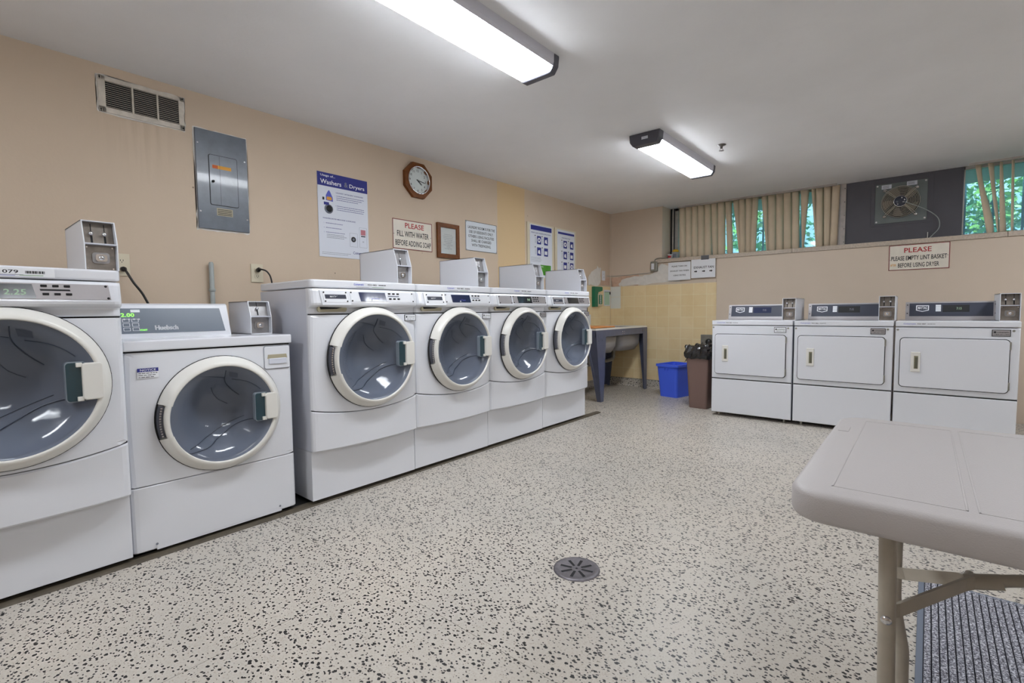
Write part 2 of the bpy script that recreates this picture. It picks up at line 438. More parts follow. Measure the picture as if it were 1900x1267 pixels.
# ------------------------------------------------------------------ room shell
b = MB().box(0, XR, YB, D2 + .1, -.1, 0, M_floor); struct(b.build('floor'))
b = MB().box(-.15, XR + .15, YB - .15, D2 + .15, H, H + .12, M_ceil); struct(b.build('ceiling'))
b = MB().box(-.12, 0, YB, D2, 0, H, M_wallL); wl = struct(b.build('wall_left'))
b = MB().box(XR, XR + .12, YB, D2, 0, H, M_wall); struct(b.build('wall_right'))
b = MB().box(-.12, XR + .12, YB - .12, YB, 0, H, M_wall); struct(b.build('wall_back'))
b = MB()
SZ = 1.665
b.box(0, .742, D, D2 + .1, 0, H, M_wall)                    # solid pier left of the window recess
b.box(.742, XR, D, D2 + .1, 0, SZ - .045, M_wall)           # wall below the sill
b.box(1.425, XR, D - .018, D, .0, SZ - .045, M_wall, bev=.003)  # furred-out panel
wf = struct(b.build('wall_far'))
# sill ledge (two joints)
b = MB()
for x0, x1 in ((.70, 2.212), (2.214, 3.858), (3.861, XR)):
    b.box(x0 if x0 > .71 else .745, x1, D - .03, D2 + .02, SZ - .044, SZ, M_sill, bev=.003)
b.box(.69, .744, D - .03, D - .001, SZ - .044, SZ, M_sill)
struct(b.build('trim_1'))
# terrazzo cove bases
b = MB()
P = [(.0, 0), (.03, 0), (.012, .018), (.01, .095), (0, .105)]
b.prism([(x, z) for x, z in P], 'y', 4.3, D, M_cove)
b.box(0, .012, YB, 4.3, 0, .105, M_cove)
struct(b.build('baseboard_left'))
b = MB(); b.prism([(D - y, z) for y, z in P], 'x', 0, 1.425, M_cove)
b.box(0, 1.425, D - .006, D, .104, .109, mat('dark_grout', (60, 52, 44), .8))
struct(b.build('baseboard_far'))
# metal strip along the washers
b = MB(); b.prism([(.83, 0), (.884, 0), (.880, .008), (.855, .012), (.832, .012)], 'y', -1.0, 4.27, M_brown)
b.box(.2, .84, -1.0, 3.95, 0, .006, M_dark)  # dark sheet under the machines, the shade beneath them put into colour
struct(b.build('trim_2'))
# tiles in the sink corner
b = MB(); b.box(.012, 1.425, D - .008, D - .0005, .107, 1.343, M_tile); tl = b.build('tile_panel', wf)
b = MB(); b.box(.0005, .008, 4.75, D - .006, .107, 1.343, M_tile); b.build('tile_panel', wl)
b = MB()
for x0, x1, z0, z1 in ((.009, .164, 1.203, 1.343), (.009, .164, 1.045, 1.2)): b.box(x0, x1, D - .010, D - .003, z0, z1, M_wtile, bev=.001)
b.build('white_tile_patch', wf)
def blob(pts, n_per=4, j=.012):
    out = []
    for i in range(len(pts)):
        a = Vector(pts[i]); c = Vector(pts[(i + 1) % len(pts)])
        for k in range(n_per):
            p = a.lerp(c, k / n_per); out.append((p.x + random.uniform(-j, j), p.y + random.uniform(-j, j)))
    return out
def flatpoly(poly, f, m, t):
    """outline laid on a wall with a small thickness"""
    b = bmesh.new(); A = [b.verts.new(f(u, v, 0)) for u, v in poly]; B = [b.verts.new(f(u, v, t)) for u, v in poly]
    n = len(poly); b.faces.new(B)
    for i in range(n): b.faces.new((A[i], A[(i + 1) % n], B[(i + 1) % n], B[i]))
    bmesh.ops.triangulate(b, faces=[f_ for f_ in b.faces if len(f_.verts) > 4])
    q = MB(); q.bm(b, m); return q
ff = lambda u, v, t: (u, D - .0005 - t, v)
fl = lambda u, v, t: (.0005 + t, u, v)
flatpoly(blob([(.03, 1.35), (.03, 1.47), (.42, 1.49), (.42, 1.35)]), ff, M_pink, .002).build('bare_patch', wf)
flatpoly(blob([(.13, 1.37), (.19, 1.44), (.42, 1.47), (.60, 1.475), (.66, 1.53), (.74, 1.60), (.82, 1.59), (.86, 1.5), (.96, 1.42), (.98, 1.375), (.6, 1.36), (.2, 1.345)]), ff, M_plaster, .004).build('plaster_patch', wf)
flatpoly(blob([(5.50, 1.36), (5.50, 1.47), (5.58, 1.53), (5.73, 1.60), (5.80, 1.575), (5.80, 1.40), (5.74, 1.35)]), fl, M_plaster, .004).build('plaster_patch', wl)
flatpoly(blob([(5.80, 1.36), (5.80, 1.42), (6.04, 1.47), (6.04, 1.36)], j=.006), fl, M_pink, .002).build('bare_patch', wl)
flatpoly(blob([(1.056, 1.530), (1.056, 2.132), (1.354, 2.132), (1.354, 1.530)], 14, .004), fl, M_plaster, .0004).build('plaster_edge', wl)
flatpoly(blob([(.622, 2.084), (.622, 2.281), (1.020, 2.281), (1.020, 2.084)], 14, .004), fl, M_plaster, .0004).build('plaster_edge', wl)
# surface wire along the corner
b = MB().tube([(.03, D - .008, 1.485), (.3, D - .008, 1.49), (.62, D - .008, 1.502), (.655, D - .008, 1.52)], .003, M_pipe, 6); b.build('surface_wire', wf)
b = MB().tube([(.008, 5.95, 1.49), (.012, D - .01, 1.487), (.03, D - .01, 1.487)], .003, M_pipe, 6); b.build('surface_wire', wl)
b = MB().box(.001, .012, D - .014, D - .002, 1.47, H, M_wall); b.build('corner_bead', wf)

# windows: frame + glass
def window(nm, x0, x1, mull, lf=.045):
    b = MB(); y0, y1 = D2 - .02, D2 + .04
    b.box(x0, x1, y0, y1, SZ, SZ + .035, M_frame); b.box(x0, x1, y0, y1, H - .03, H, M_frame)
    b.box(x0, x0 + lf, y0, y1, SZ, H, M_frame); b.box(x1 - .045, x1, y0, y1, SZ, H, M_frame)
    for m in mull: b.box(m - .012, m + .012, y0, y1, SZ, H, M_frame)
    w = struct(b.build(nm))
    g = MB().box(x0 + lf * .9, x1 - .04, D2 + .008, D2 + .013, SZ + .03, H - .03, M_glass).build('window_glass', w)
    return w
w1 = window('window_1', .80, 2.58, (1.7,))
w2 = window('window_2', 3.575, 5.4, (4.6,), .008)
b = MB().box(.742, .80, D2 - .03, D2 + .09, SZ, H, M_black)
b.box(.775, .790, D2 - .05, D2 - .03, SZ, H, M_frame); struct(b.build('trim_3'))
b = MB().box(5.4, XR, D2 - .02, D2 + .09, SZ, H, M_wall); struct(b.build('trim_4'))
# post between window and board
b = MB().box(2.582, 2.655, D2 - .045, D2 + .05, SZ, H, M_frame)
b.box(2.605, 2.61, D2 - .049, D2 - .044, SZ, H, M_steel)
for z in (1.72, 1.86, 2.0, 2.14, 2.28): b.disc((2.645, D2 - .0452, z), .004, 'y', M_dark, 8)
struct(b.build('trim_5'))
# dark board that blanks the middle window
b = MB().box(2.657, 3.573, D2 - .022, D2 + .01, SZ, H, M_board)
b.box(2.87, 3.36, D2 - .026, D2 - .021, 1.85, 2.31, M_board, bev=.002)
board = b.build('blanking_board'); tag(board, 'dark grey board filling the middle window opening around the exhaust fan', 'board')

# exhaust fan
FX, FY, FZ = 3.11, D2 - .028, 2.073
fan = thing('exhaust_fan', 'square grey exhaust fan with round wire guard on the dark board', 'fan', (FX, FY, FZ))
b = MB()
b.box(-.205, .205, -.006, 0, -.20, .195, M_fanpl, bev=.002)
b.lathe([(.158, -.006), (.158, -.012), (.150, -.012), (.146, -.004)], (0, 0, 0), 'y', M_fanpl, 40)
for x, z in ((-.19, .18), (.19, .18), (.19, -.18), (-.19, -.18)): b.disc((x, -.006, z), .009, 'y', M_chrome, 10, .003)
b.build('mounting_plate', fan)
MB().lathe([(0, -.0065), (.150, -.0065), (.150, -.007)], (0, 0, 0), 'y', M_dark, 40).build('opening', fan)
for k in range(5):
    a0 = 2 * PI * k / 5 + .3; V = []; n = 6
    for i in range(n + 1):
        t = i / n
        for r, sw, dy in ((.05, 0, -.012), (.10, .1, -.014), (.142, .22, -.016)):
            a = a0 + sw + t * (.40 + .22 * (r > .06)); V.append((r * math.cos(a), dy - .010 * (1 - t), r * math.sin(a)))
    Fs = [(i * 3 + j, i * 3 + j + 1, (i + 1) * 3 + j + 1, (i + 1) * 3 + j) for i in range(n) for j in range(2)]
    MB().add(V, Fs, M_fanb, True).build('fan_blade', fan)
b = MB()
for i in range(10):
    r = .055 + i * .0108; yy = -.052 + .018 * (i / 9) ** 3
    b.tube([(r * math.cos(2 * PI * k / 40), yy, r * math.sin(2 * PI * k / 40)) for k in range(41)], .0021, M_wire, 5, caps=False)
for a in (.8, 2.35, 3.95, 5.45):
    for da in (-.09, .09):
        b.tube([(.045 * math.cos(a + da), -.056, .045 * math.sin(a + da)), (.155 * math.cos(a + da * .5), -.040, .155 * math.sin(a + da * .5)), (.175 * math.cos(a + da * .4), -.010, .175 * math.sin(a + da * .4))], .0025, M_wire, 5)
    b.lathe([(0, -.012), (.016, -.012), (.016, -.006)], (.18 * math.cos(a), 0, .18 * math.sin(a)), 'y', M_chrome, 12)
b.build('wire_guard', fan)
b = MB().lathe([(0, -.066), (.044, -.066), (.050, -.058), (.050, -.02), (0, -.02)], (0, 0, 0), 'y', M_navyp, 24)
b.lathe([(.050, -.060), (.055, -.060), (.055, -.052), (.050, -.052)], (0, 0, 0), 'y', M_chrome, 24)
for x, z in ((.024, -.012), (.034, .01), (-.02, -.028), (.012, .03)): b.disc((x, -.0665, z), .006, 'y', M_chrome, 8)
b.build('motor_hub', fan)
for x, z, w_ in ((-.115, .165, .08), (.085, .172, .08)):
    b = MB()
    b.box(x - w_ / 2, x + w_ / 2, -.0075, -.006, z - .02, z + .02, M_sheet)
    for k in range(4): b.box(x - .03, x + .02, -.0078, -.0075, z - .012 + k * .007, z - .0095 + k * .007, M_greyp)
    b.build('rating_label', fan)
def bez(P, n=20):
    P = [Vector(p) for p in P]; out = []
    for k in range(len(P) - 1):
        p0 = P[max(k - 1, 0)]; p1 = P[k]; p2 = P[k + 1]; p3 = P[min(k + 2, len(P) - 1)]
        for i in range(n):
            t = i / n
            out.append(.5 * ((2 * p1) + (-p0 + p2) * t + (2 * p0 - 5 * p1 + 4 * p2 - p3) * t * t + (-p0 + 3 * p1 - 3 * p2 + p3) * t ** 3))
    out.append(P[-1]); return out
MB().tube(bez([(.03, -.068, -.012), (.12, -.06, -.06), (.215, -.04, -.12), (.29, -.03, -.20), (.30, -.03, -.29), (.26, -.03, -.35), (.21, -.03, -.408)], 8), .0042, M_pipe, 6).build('power_cable', fan)
o = MB().tube([(0, 0, 0), (.002, 0, .085)], .004, mat('white_cord', (220, 216, 206), .5), 6).build('cord_stub', None, (3.326, D2 - .035, SZ)); tag(o, 'short white cord end standing on the sill beneath the fan', 'cord')

# vertical blinds
def blind(nm, label, vanes, x0, x1):
    t = thing(nm, label, 'blind', (0, 0, 0)); yb = D2 - .10
    MB().box(x0, x1, yb - .02, yb + .02, H - .018, H, M_frame).build('head_rail', t)
    for (a0, a1, c0, c1) in vanes:
        zt_, zb_ = H - .012, SZ + .006; n = 8; V = []; K = 4
        w0, w1_ = a1 - a0, c1 - c0
        d0 = math.sqrt(max(.089 ** 2 - w0 ** 2, .0004)); d1 = math.sqrt(max(.089 ** 2 - w1_ ** 2, .0004))
        for i in range(n + 1):
            s_ = i / n; e = s_ * s_ * (3 - 2 * s_) if abs(a0 - c0) > .03 else s_
            xa = a0 + (c0 - a0) * s_; xb = a1 + (c1 - a1) * e + .003; dd = 0
            z = zt_ + (zb_ - zt_) * s_
            for j in range(K + 1):
                u = j / K; V.append((xa + (xb - xa) * u, yb + .036 * u - .012 * math.sin(PI * u), z))
        Fs = [(i * (K + 1) + j, (i + 1) * (K + 1) + j, (i + 1) * (K + 1) + j + 1, i * (K + 1) + j + 1) for i in range(n) for j in range(K)]
        o = MB().add(V, Fs, M_vane, True).build('vane', t)
        md = o.modifiers.new('s', 'SOLIDIFY'); md.thickness = .0012
    return t
V1 = [(0.885, 0.963, 0.891, 0.97), (0.966, 1.041, 0.972, 1.048), (1.044, 1.118, 1.051, 1.125), (1.12, 1.198, 1.128, 1.206), (1.201, 1.279, 1.209, 1.287), (1.283, 1.358, 1.307, 1.364), (1.36, 1.441, 1.369, 1.445), (1.447, 1.513, 1.482, 1.533), (1.535, 1.602, 1.615, 1.684), (1.602, 1.674, 1.617, 1.686), (1.677, 1.752, 1.687, 1.754), (1.752, 1.805, 1.736, 1.787), (1.845, 1.914, 1.913, 1.931), (1.917, 1.994, 1.929, 2.006), (1.999, 2.072, 2.011, 2.084), (2.075, 2.154, 2.088, 2.167), (2.158, 2.224, 2.171, 2.237), (2.243, 2.318, 2.268, 2.279), (2.344, 2.384, 2.4, 2.418), (2.386, 2.458, 2.4, 2.469), (2.461, 2.533, 2.475, 2.537), (2.537, 2.6, 2.53, 2.586)]
V2 = [(3.641, 3.685, 3.741, 3.789), (3.725, 3.768, 3.811, 3.823), (3.802, 3.822, 3.823, 3.87), (3.878, 3.897, 3.895, 3.914), (4.1, 4.13, 4.1, 4.13), (4.18, 4.21, 4.2, 4.23)]
blind('vertical_blind', 'long row of tan vertical blind vanes hanging left of the exhaust fan', V1, .87, 2.578)
blind('vertical_blind', 'few crooked tan blind vanes hanging over the window right of the fan', V2, 3.60, 5.3)

# outside
b = MB().box(-3, 12, D2 + .1, 16, 1.3, 1.5, mat('garden_soil', (110, 120, 84), .9, vary=.2)); struct(b.build('garden_ground'))
b = MB().box(-2, 9, D2 + .11, 7.7, 2.42, 2.55, mat('soffit_paint', (226, 232, 236), .7)); struct(b.build('trim_6'))
def shrub(name, label, cx, cy, cz, rx, ry, rz, n, leaf, cols, group):
    b = MB(); rnd = random.Random(int(cx * 97 + cy * 13))
    for i in range(n):
        u = rnd.random() ** .4; th = rnd.uniform(0, 2 * PI); ph = math.acos(rnd.uniform(-1, 1))
        p = Vector((cx + rx * u * math.sin(ph) * math.cos(th), cy + ry * u * math.sin(ph) * math.sin(th), cz + rz * u * math.cos(ph)))
        d = Vector((rnd.gauss(0, 1), rnd.gauss(0, 1), rnd.gauss(0, .7))).normalized(); e = d.cross(Vector((rnd.gauss(0, 1), rnd.gauss(0, 1), rnd.gauss(0, 1)))).normalized()
        L = leaf * rnd.uniform(.6, 1.4)
        b.add([p - d * L, p - e * L * .45, p + d * L, p + e * L * .45], [(0, 1, 2, 3)], cols[rnd.randrange(len(cols))])
    t = thing(name, label, 'shrub', (0, 0, 0), 0, group)
    o = b.build('foliage', t); o['kind'] = 'stuff'
    MB().tube([(cx, cy, 1.45), (cx, cy, cz + rz * .4)], .04, mat('bark', (80, 66, 54), .9), 8).build('stem', t)
G1 = mat('leaf_bright', (150, 205, 100), .6); G2 = mat('leaf_mid', (96, 165, 100), .6); G3 = mat('leaf_deep', (64, 128, 100), .6); G4 = mat('leaf_pale', (190, 220, 160), .6)
shrub('leafy_shrub', 'green leafy shrub outside, seen through the gaps right of the blind middle', 1.35, 9.3, 2.35, .85, .7, .95, 1500, .06, [G1, G2, G2, G3, G4], 'shrubs outside the windows')
shrub('leafy_shrub', 'green leafy shrub outside, seen through the leftmost blind gaps', -.55, 9.6, 2.3, .85, .7, 1.0, 1300, .06, [G2, G3, G4], 'shrubs outside the windows')
shrub('leafy_shrub', 'bright green leafy shrub outside the window right of the fan', 3.95, 9.2, 2.2, .95, .7, .95, 2200, .055, [G1, G1, G2, G3, G4], 'shrubs outside the windows')
fr = thing('metal_fence', 'thin vertical bar fence standing outside the windows', 'fence', (0, 7.9, 1.5))
for z in (.15, 1.2): MB().box(-1.5, 7.5, -.012, .012, z, z + .03, mat('fence_paint', (60, 96, 104), .5)).build('rail', fr)
for k in range(38):
    MB().box(-1.4 + k * .24, -1.378 + k * .24, -.01, .01, 0, 1.3, MATS['fence_paint']).build('bar', fr)
hs = MB().box(-6, 14, 13.5, 13.8, 1.5, 3.2, mat('neighbour_wall', (170, 200, 214), .8)).build('garden_wall'); tag(hs, 'pale blue-grey wall far behind the garden shrubs', 'wall')

# small items on the sill
def tub(nm, label, x, y, r, h, m, dec):
    b = MB().lathe([(0, 0), (r * .85, 0), (r, h), (r * 1.04, h), (r * 1.04, h + .006), (r * .92, h + .006), (r * .8, .01), (0, .01)], (0, 0, 0), 'z', m, 24)
    t = thing(nm, label, 'tub', (x, y, SZ)); b.build('body', t)
    q = MB()
    for k in range(5):
        a = math.radians(-120 + k * 14); a2 = math.radians(-120 + (k + 1) * 14); R_ = r * .96
        q.add([(R_ * math.cos(a), R_ * math.sin(a), h * .3), (R_ * math.cos(a2), R_ * math.sin(a2), h * .3), (R_ * 1.03 * math.cos(a2), R_ * 1.03 * math.sin(a2), h * .8), (R_ * 1.03 * math.cos(a), R_ * 1.03 * math.sin(a), h * .8)], [(0, 1, 2, 3)], dec)
    q.build('printed_band', t); return t
tub('plastic_tub', 'small white plastic tub with red band at the left end of the sill', .822, D + .065, .036, .052, M_plas, M_redp)
tub('plastic_tub', 'taller pale tub behind the red banded tub at the sill end', .852, D + .15, .042, .085, mat('pale_tub', (190, 196, 196), .4), M_greyp)
o = MB().lathe([(0, 0), (.034, 0), (.044, .014), (.03, .03), (.012, .036), (0, .037)], (0, 0, 0), 'z', M_lid2, 12).build('yellow_cloth', None, (.858, D + .15, SZ + .093)); tag(o, 'yellow folded cloth lying on the pale tub at the sill end', 'cloth')
o = MB().prism(rrect(-.012, .012, 0, .12, .006), 'y', 0, .02, M_ivory).build('wooden_stick', None, (.806, D + .2, SZ)); tag(o, 'short cream stick standing behind the tubs at the sill end', 'stick')

# ------------------------------------------------------------------ left wall fittings (local frame faces -y, rotated to face +x)
WL = lambda y, z, x=0: (x, y, z)
# vent grille
t = thing('wall_vent', 'wide dusty metal vent grille high on the left wall', 'vent', (.001, .628, 2.09), LR)
W_, H_ = .387, .185
b = MB()
b.box(0, W_, -.006, 0, 0, .028, M_vent, bev=.001); b.box(0, W_, -.006, 0, H_ - .022, H_, M_vent, bev=.001)
b.box(0, .03, -.006, 0, 0, H_, M_vent, bev=.001); b.box(W_ - .026, W_, -.006, 0, 0, H_, M_vent, bev=.001)
for x in (.142, .255): b.box(x, x + .008, -.008, 0, .02, H_ - .02, M_vent)
for x in (.008, W_ - .008):
    for z in (.012, H_ - .01): b.disc((x, -.006, z), .004, 'y', M_dark, 8)
b.build('frame', t)
b = MB()
for k in range(13):
    z = .031 + k * .0105
    b.add([(.03, -.006, z), (W_ - .026, -.006, z), (W_ - .026, -.0005, z + .005), (.03, -.0005, z + .005)], [(0, 1, 2, 3)], M_vent)
b.box(.028, W_ - .024, -.0006, 0, .026, H_ - .02, M_dark)
b.build('slats', t)
# electrical panel
t = thing('electrical_panel', 'tall grey electrical panel with small door on the left wall', 'electrical panel', (.001, 1.062, 1.54), LR)
b = MB().box(0, .286, -.012, 0, 0, .585, M_panelg, bev=.002)
for x, z in ((.012, .5), (.272, .44), (.274, .08), (.012, .1)): b.disc((x, -.012, z), .005, 'y', M_chrome, 8)
b.box(.10, .19, -.0125, -.012, .085, .13, M_pocket)
for k in range(4): b.box(.105, .185, -.0128, -.0125, .09 + k * .01, .094 + k * .01, M_blackp)
b.build('cover', t)
b = MB().prism(rrect(.066, .227, .145, .446, .012), 'y', -.0135, -.011, M_dark)
b.build('door_gap', t)
b = MB().prism(rrect(.069, .224, .148, .443, .010), 'y', -.0155, -.0125, M_panelg)
b.box(.125, .1262, -.0158, -.0155, .15, .44, M_dark); b.box(.085, .19, -.0158, -.0155, .365, .385, M_orng); b.box(.085, .115, -.016, -.0158, .365, .385, mat('orange_red_ink', (196, 96, 40), .6))
dr = b.build('door', t)
MB().lathe([(0, -.028), (.007, -.028), (.008, -.016), (0, -.016)], (.085, 0, .285), 'y', M_black, 10).build('latch', dr)
# poster
t = thing('usage_poster', 'tall white poster with blue header on using washers and dryers', 'poster', (.001, 1.822, 1.432), LR)
b = MB().box(0, .408, -.004, 0, 0, .6, M_sheet)
def lines(b, x0, x1, z, n, dz, m, y, th=.0035, jit=.3, seed=1):
    r = random.Random(seed)
    for k in range(n):
        xe = x1 - (x1 - x0) * r.uniform(0, jit) * (k == n - 1 or r.random() < .4)
        x = x0
        while x < xe:
            wl_ = r.uniform(.006, .016); b.box(x, min(x + wl_, xe), y - .0003, y, z - k * dz - th / 2, z - k * dz + th / 2, m); x += wl_ + .0025
Y0 = -.0041
b.box(0, .408, Y0 - .0003, Y0, .505, .6, M_bluep)
b.text('Usage of...', .082, .578, .020, M_whitep, Y0 - .0006, .115)
b.text('Washers', .105, .536, .032, M_whitep, Y0 - .0006, .165); b.text('&', .226, .540, .036, M_greyp, Y0 - .0006, .03); b.text('Dryers', .318, .533, .036, M_whitep, Y0 - .0006, .128)
b.text('LAUNDRY DETERGENT GUIDELINES', .255, .470, .009, M_bluep, Y0 - .0004, .225)
lines(b, .145, .375, .447, 3, .014, M_bluep, Y0, seed=2); lines(b, .145, .375, .375, 3, .014, M_bluep, Y0, seed=3)
b.text('WASHER/DRYER MACHINE GUIDELINES', .165, .277, .009, M_bluep, Y0 - .0004, .265)
for i, z in enumerate((.243, .210, .178)): lines(b, .055, .22, z, 1, .01, M_bluep, Y0, seed=5 + i); b.text(str(i + 1) + '.', .042, z, .006, M_bluep, Y0 - .0004)
lines(b, .06, .22, .162, 3, .011, M_greyp, Y0, seed=9)
b.text('1.', .137, .447, .006, M_bluep, Y0 - .0004); b.text('2.', .137, .375, .006, M_bluep, Y0 - .0004)
b.prism([(.062, .405), (.062, .44), (.078, .47), (.088, .48), (.098, .465), (.115, .43), (.117, .400)], 'y', Y0 - .0004, Y0, M_blue2)
b.prism(rrect(.068, .108, .408, .432, .008), 'y', Y0 - .0006, Y0, M_orng); b.box(.035, .05, Y0 - .0004, Y0, .405, .425, M_blackp)
b.lathe([(0, -.0004), (.034, -.0004), (.034, 0)], (.082, Y0, .345), 'y', M_greyp, 20); b.lathe([(0, -.0007), (.024, -.0007), (.024, 0)], (.086, Y0, .347), 'y', M_blackp, 20)
b.box(.045, .085, Y0 - .0008, Y0, .372, .392, M_bluep)
for x0, z0, x1, z1 in ((.245, .09, .31, .19), (.328, .09, .392, .24)):
    for q in ((x0, x1, z0, z0 + .0012), (x0, x1, z1, z1 + .0012), (x0, x0 + .0012, z0, z1), (x1, x1 + .0012, z0, z1)): b.box(q[0], q[1], Y0 - .0004, Y0, q[2], q[3], M_greyp)
b.lathe([(.009, -.0004), (.02, -.0004), (.02, 0)], (.277, Y0, .145), 'y', M_blackp, 20); b.lathe([(0, -.0004), (.009, -.0004)], (.277, Y0, .145), 'y', M_greyp, 14)
b.box(.34, .382, Y0 - .0004, Y0, .185, .225, mat('pink_ink', (190, 120, 130), .6)); b.box(.342, .38, Y0 - .0005, Y0, .172, .180, M_blackp); b.text('00', .36, .135, .01, M_greyp, Y0 - .0004)
b.text('Coinamatic', .325, .045, .02, M_bluep, Y0 - .0004, .11); lines(b, .02, .25, .032, 2, .011, M_greyp, Y0, .0025, seed=12)
b.build('printed_board', t)
# clock
t = thing('wall_clock', 'octagonal brown wooden clock on the left wall above the signs', 'clock', (.001, 2.722, 2.133), LR)
oc = lambda r: [(r * math.cos(PI / 8 + k * PI / 4), r * math.sin(PI / 8 + k * PI / 4)) for k in range(8)]
b = MB(); A = oc(.157); B = oc(.112)
V = [(x, -.0, z) for x, z in A] + [(x * .985, -.028, z * .985) for x, z in A] + [(x, -.034, z) for x, z in B] + [(x, -.012, z) for x, z in B]
Fs = []
for k in range(8):
    j = (k + 1) % 8
    for a in range(3): Fs.append((a * 8 + k, a * 8 + j, (a + 1) * 8 + j, (a + 1) * 8 + k))
b.add(V, Fs, M_wood).build('frame', t)
MB().lathe([(.112, -.030), (.116, -.036), (.111, -.040), (.106, -.034), (.104, -.014)], (0, 0, 0), 'y', M_chrome, 48).build('bezel', t)
b = MB().lathe([(0, -.013), (.106, -.013)], (0, 0, 0), 'y', M_face, 40, smooth=False)
for k in range(12):
    a = PI / 2 - (k + 1) * PI / 6; b.text(str(k + 1), .082 * math.cos(a), .082 * math.sin(a), .02, M_blackp, -.0134)
b.build('dial', t)
def hand(ang, L, w_, nm, y):
    c, s_ = math.cos(ang), math.sin(ang); q = [(-.012, -w_), (-.012, w_), (L * .8, w_), (L, 0), (L * .8, -w_)]
    MB().prism([(u * c - v * s_, u * s_ + v * c) for u, v in q], 'y', y - .001, y, M_blackp).build(nm, t)
hand(math.radians(-38), .055, .004, 'hour_hand', -.016); hand(math.radians(-8), .082, .0028, 'minute_hand', -.018)
MB().lathe([(0, -.030), (.104, -.030)], (0, 0, 0), 'y', M_cglass, 32, smooth=False).build('clock_glass', t)
# signs
def sign(nm, label, cat, loc, rot, w_, h_, base, border, rows, bw=.006, holes=()):
    t = thing(nm, label, cat, loc, rot)
    b = MB().box(0, w_, -.003, 0, 0, h_, base)
    if border:
        y = -.0031
        for q in ((0, w_, 0, bw), (0, w_, h_ - bw, h_), (0, bw, 0, h_), (w_ - bw, w_, 0, h_)): b.box(q[0], q[1], y - .0003, y, q[2], q[3], border)
    for (s_, x, z, h2, m, tw) in rows: b.text(s_, x, z, h2, m, -.0036, tw)
    for x, z in holes: b.disc((x, -.0032, z), .003, 'y', M_dark, 8)
    b.build('sign_plate', t); return t
M_redborder = mat('red_border', (128, 40, 40), .5)
sign('please_fill_sign', 'cream metal sign, PLEASE in red over FILL WITH WATER, beside the poster', 'sign', (.001, 2.459, 1.547), LR, .415, .243, M_signw, M_redborder,
     [('PLEASE', .225, .198, .043, M_redp, .20), ('FILL WITH WATER', .21, .127, .046, M_blackp, .335), ('BEFORE ADDING SOAP', .212, .052, .046, M_blackp, .375)], holes=((.012, .12), (.40, .12)))
sign('laundry_rules_sign', 'white black-edged sign about residents only, right of the wooden frame', 'sign', (.001, 3.288, 1.604), LR, .438, .279, M_signw2, M_blackp,
     [('LAUNDRY ROOM IS FOR THE', .22, .222, .026, M_blackp, .375), ('USE OF RESIDENTS ONLY.', .215, .180, .026, M_blackp, .34), ('OTHERS USING FACILITIES', .215, .138, .026, M_blackp, .36), ('SHALL BE CHARGED', .215, .098, .026, M_blackp, .28), ('WITH TRESPASSING.', .215, .056, .026, M_blackp, .27)], bw=.004, holes=((.012, .267), (.426, .267), (.012, .012), (.426, .012)))
# picture frame
t = thing('framed_notice', 'small brown wooden frame holding a printed notice', 'picture frame', (.001, 2.926, 1.508), LR)
w_, h_, k_ = .266, .308, .038
b = MB()
for (P_) in ([(0, 0), (w_, 0), (w_ - k_, k_), (k_, k_)], [(w_, 0), (w_, h_), (w_ - k_, h_ - k_), (w_ - k_, k_)], [(w_, h_), (0, h_), (k_, h_ - k_), (w_ - k_, h_ - k_)], [(0, h_), (0, 0), (k_, k_), (k_, h_ - k_)]):
    b.prism(P_, 'y', -.022, 0, M_wood, bev=.002, seg=1)
b.build('frame', t)
b = MB().box(k_, w_ - k_, -.010, -.006, k_, h_ - k_, M_paper)
for k in range(9): b.text(['NOTICE TO ALL', 'RESIDENTS OF THE', 'BUILDING PLEASE', 'KEEP THE ROOM', 'CLEAN AND TIDY', 'THANK YOU', 'FOR YOUR HELP', 'WITH', 'THIS MATTER'][k], w_ / 2, .21 - k * .0155, .0065, M_greyp, -.0104, [.10, .12, .11, .10, .10, .07, .11, .04, .09][k])
b.build('notice_sheet', t)
MB().box(k_, w_ - k_, -.014, -.013, k_, h_ - k_, M_cglass).build('frame_glass', t)
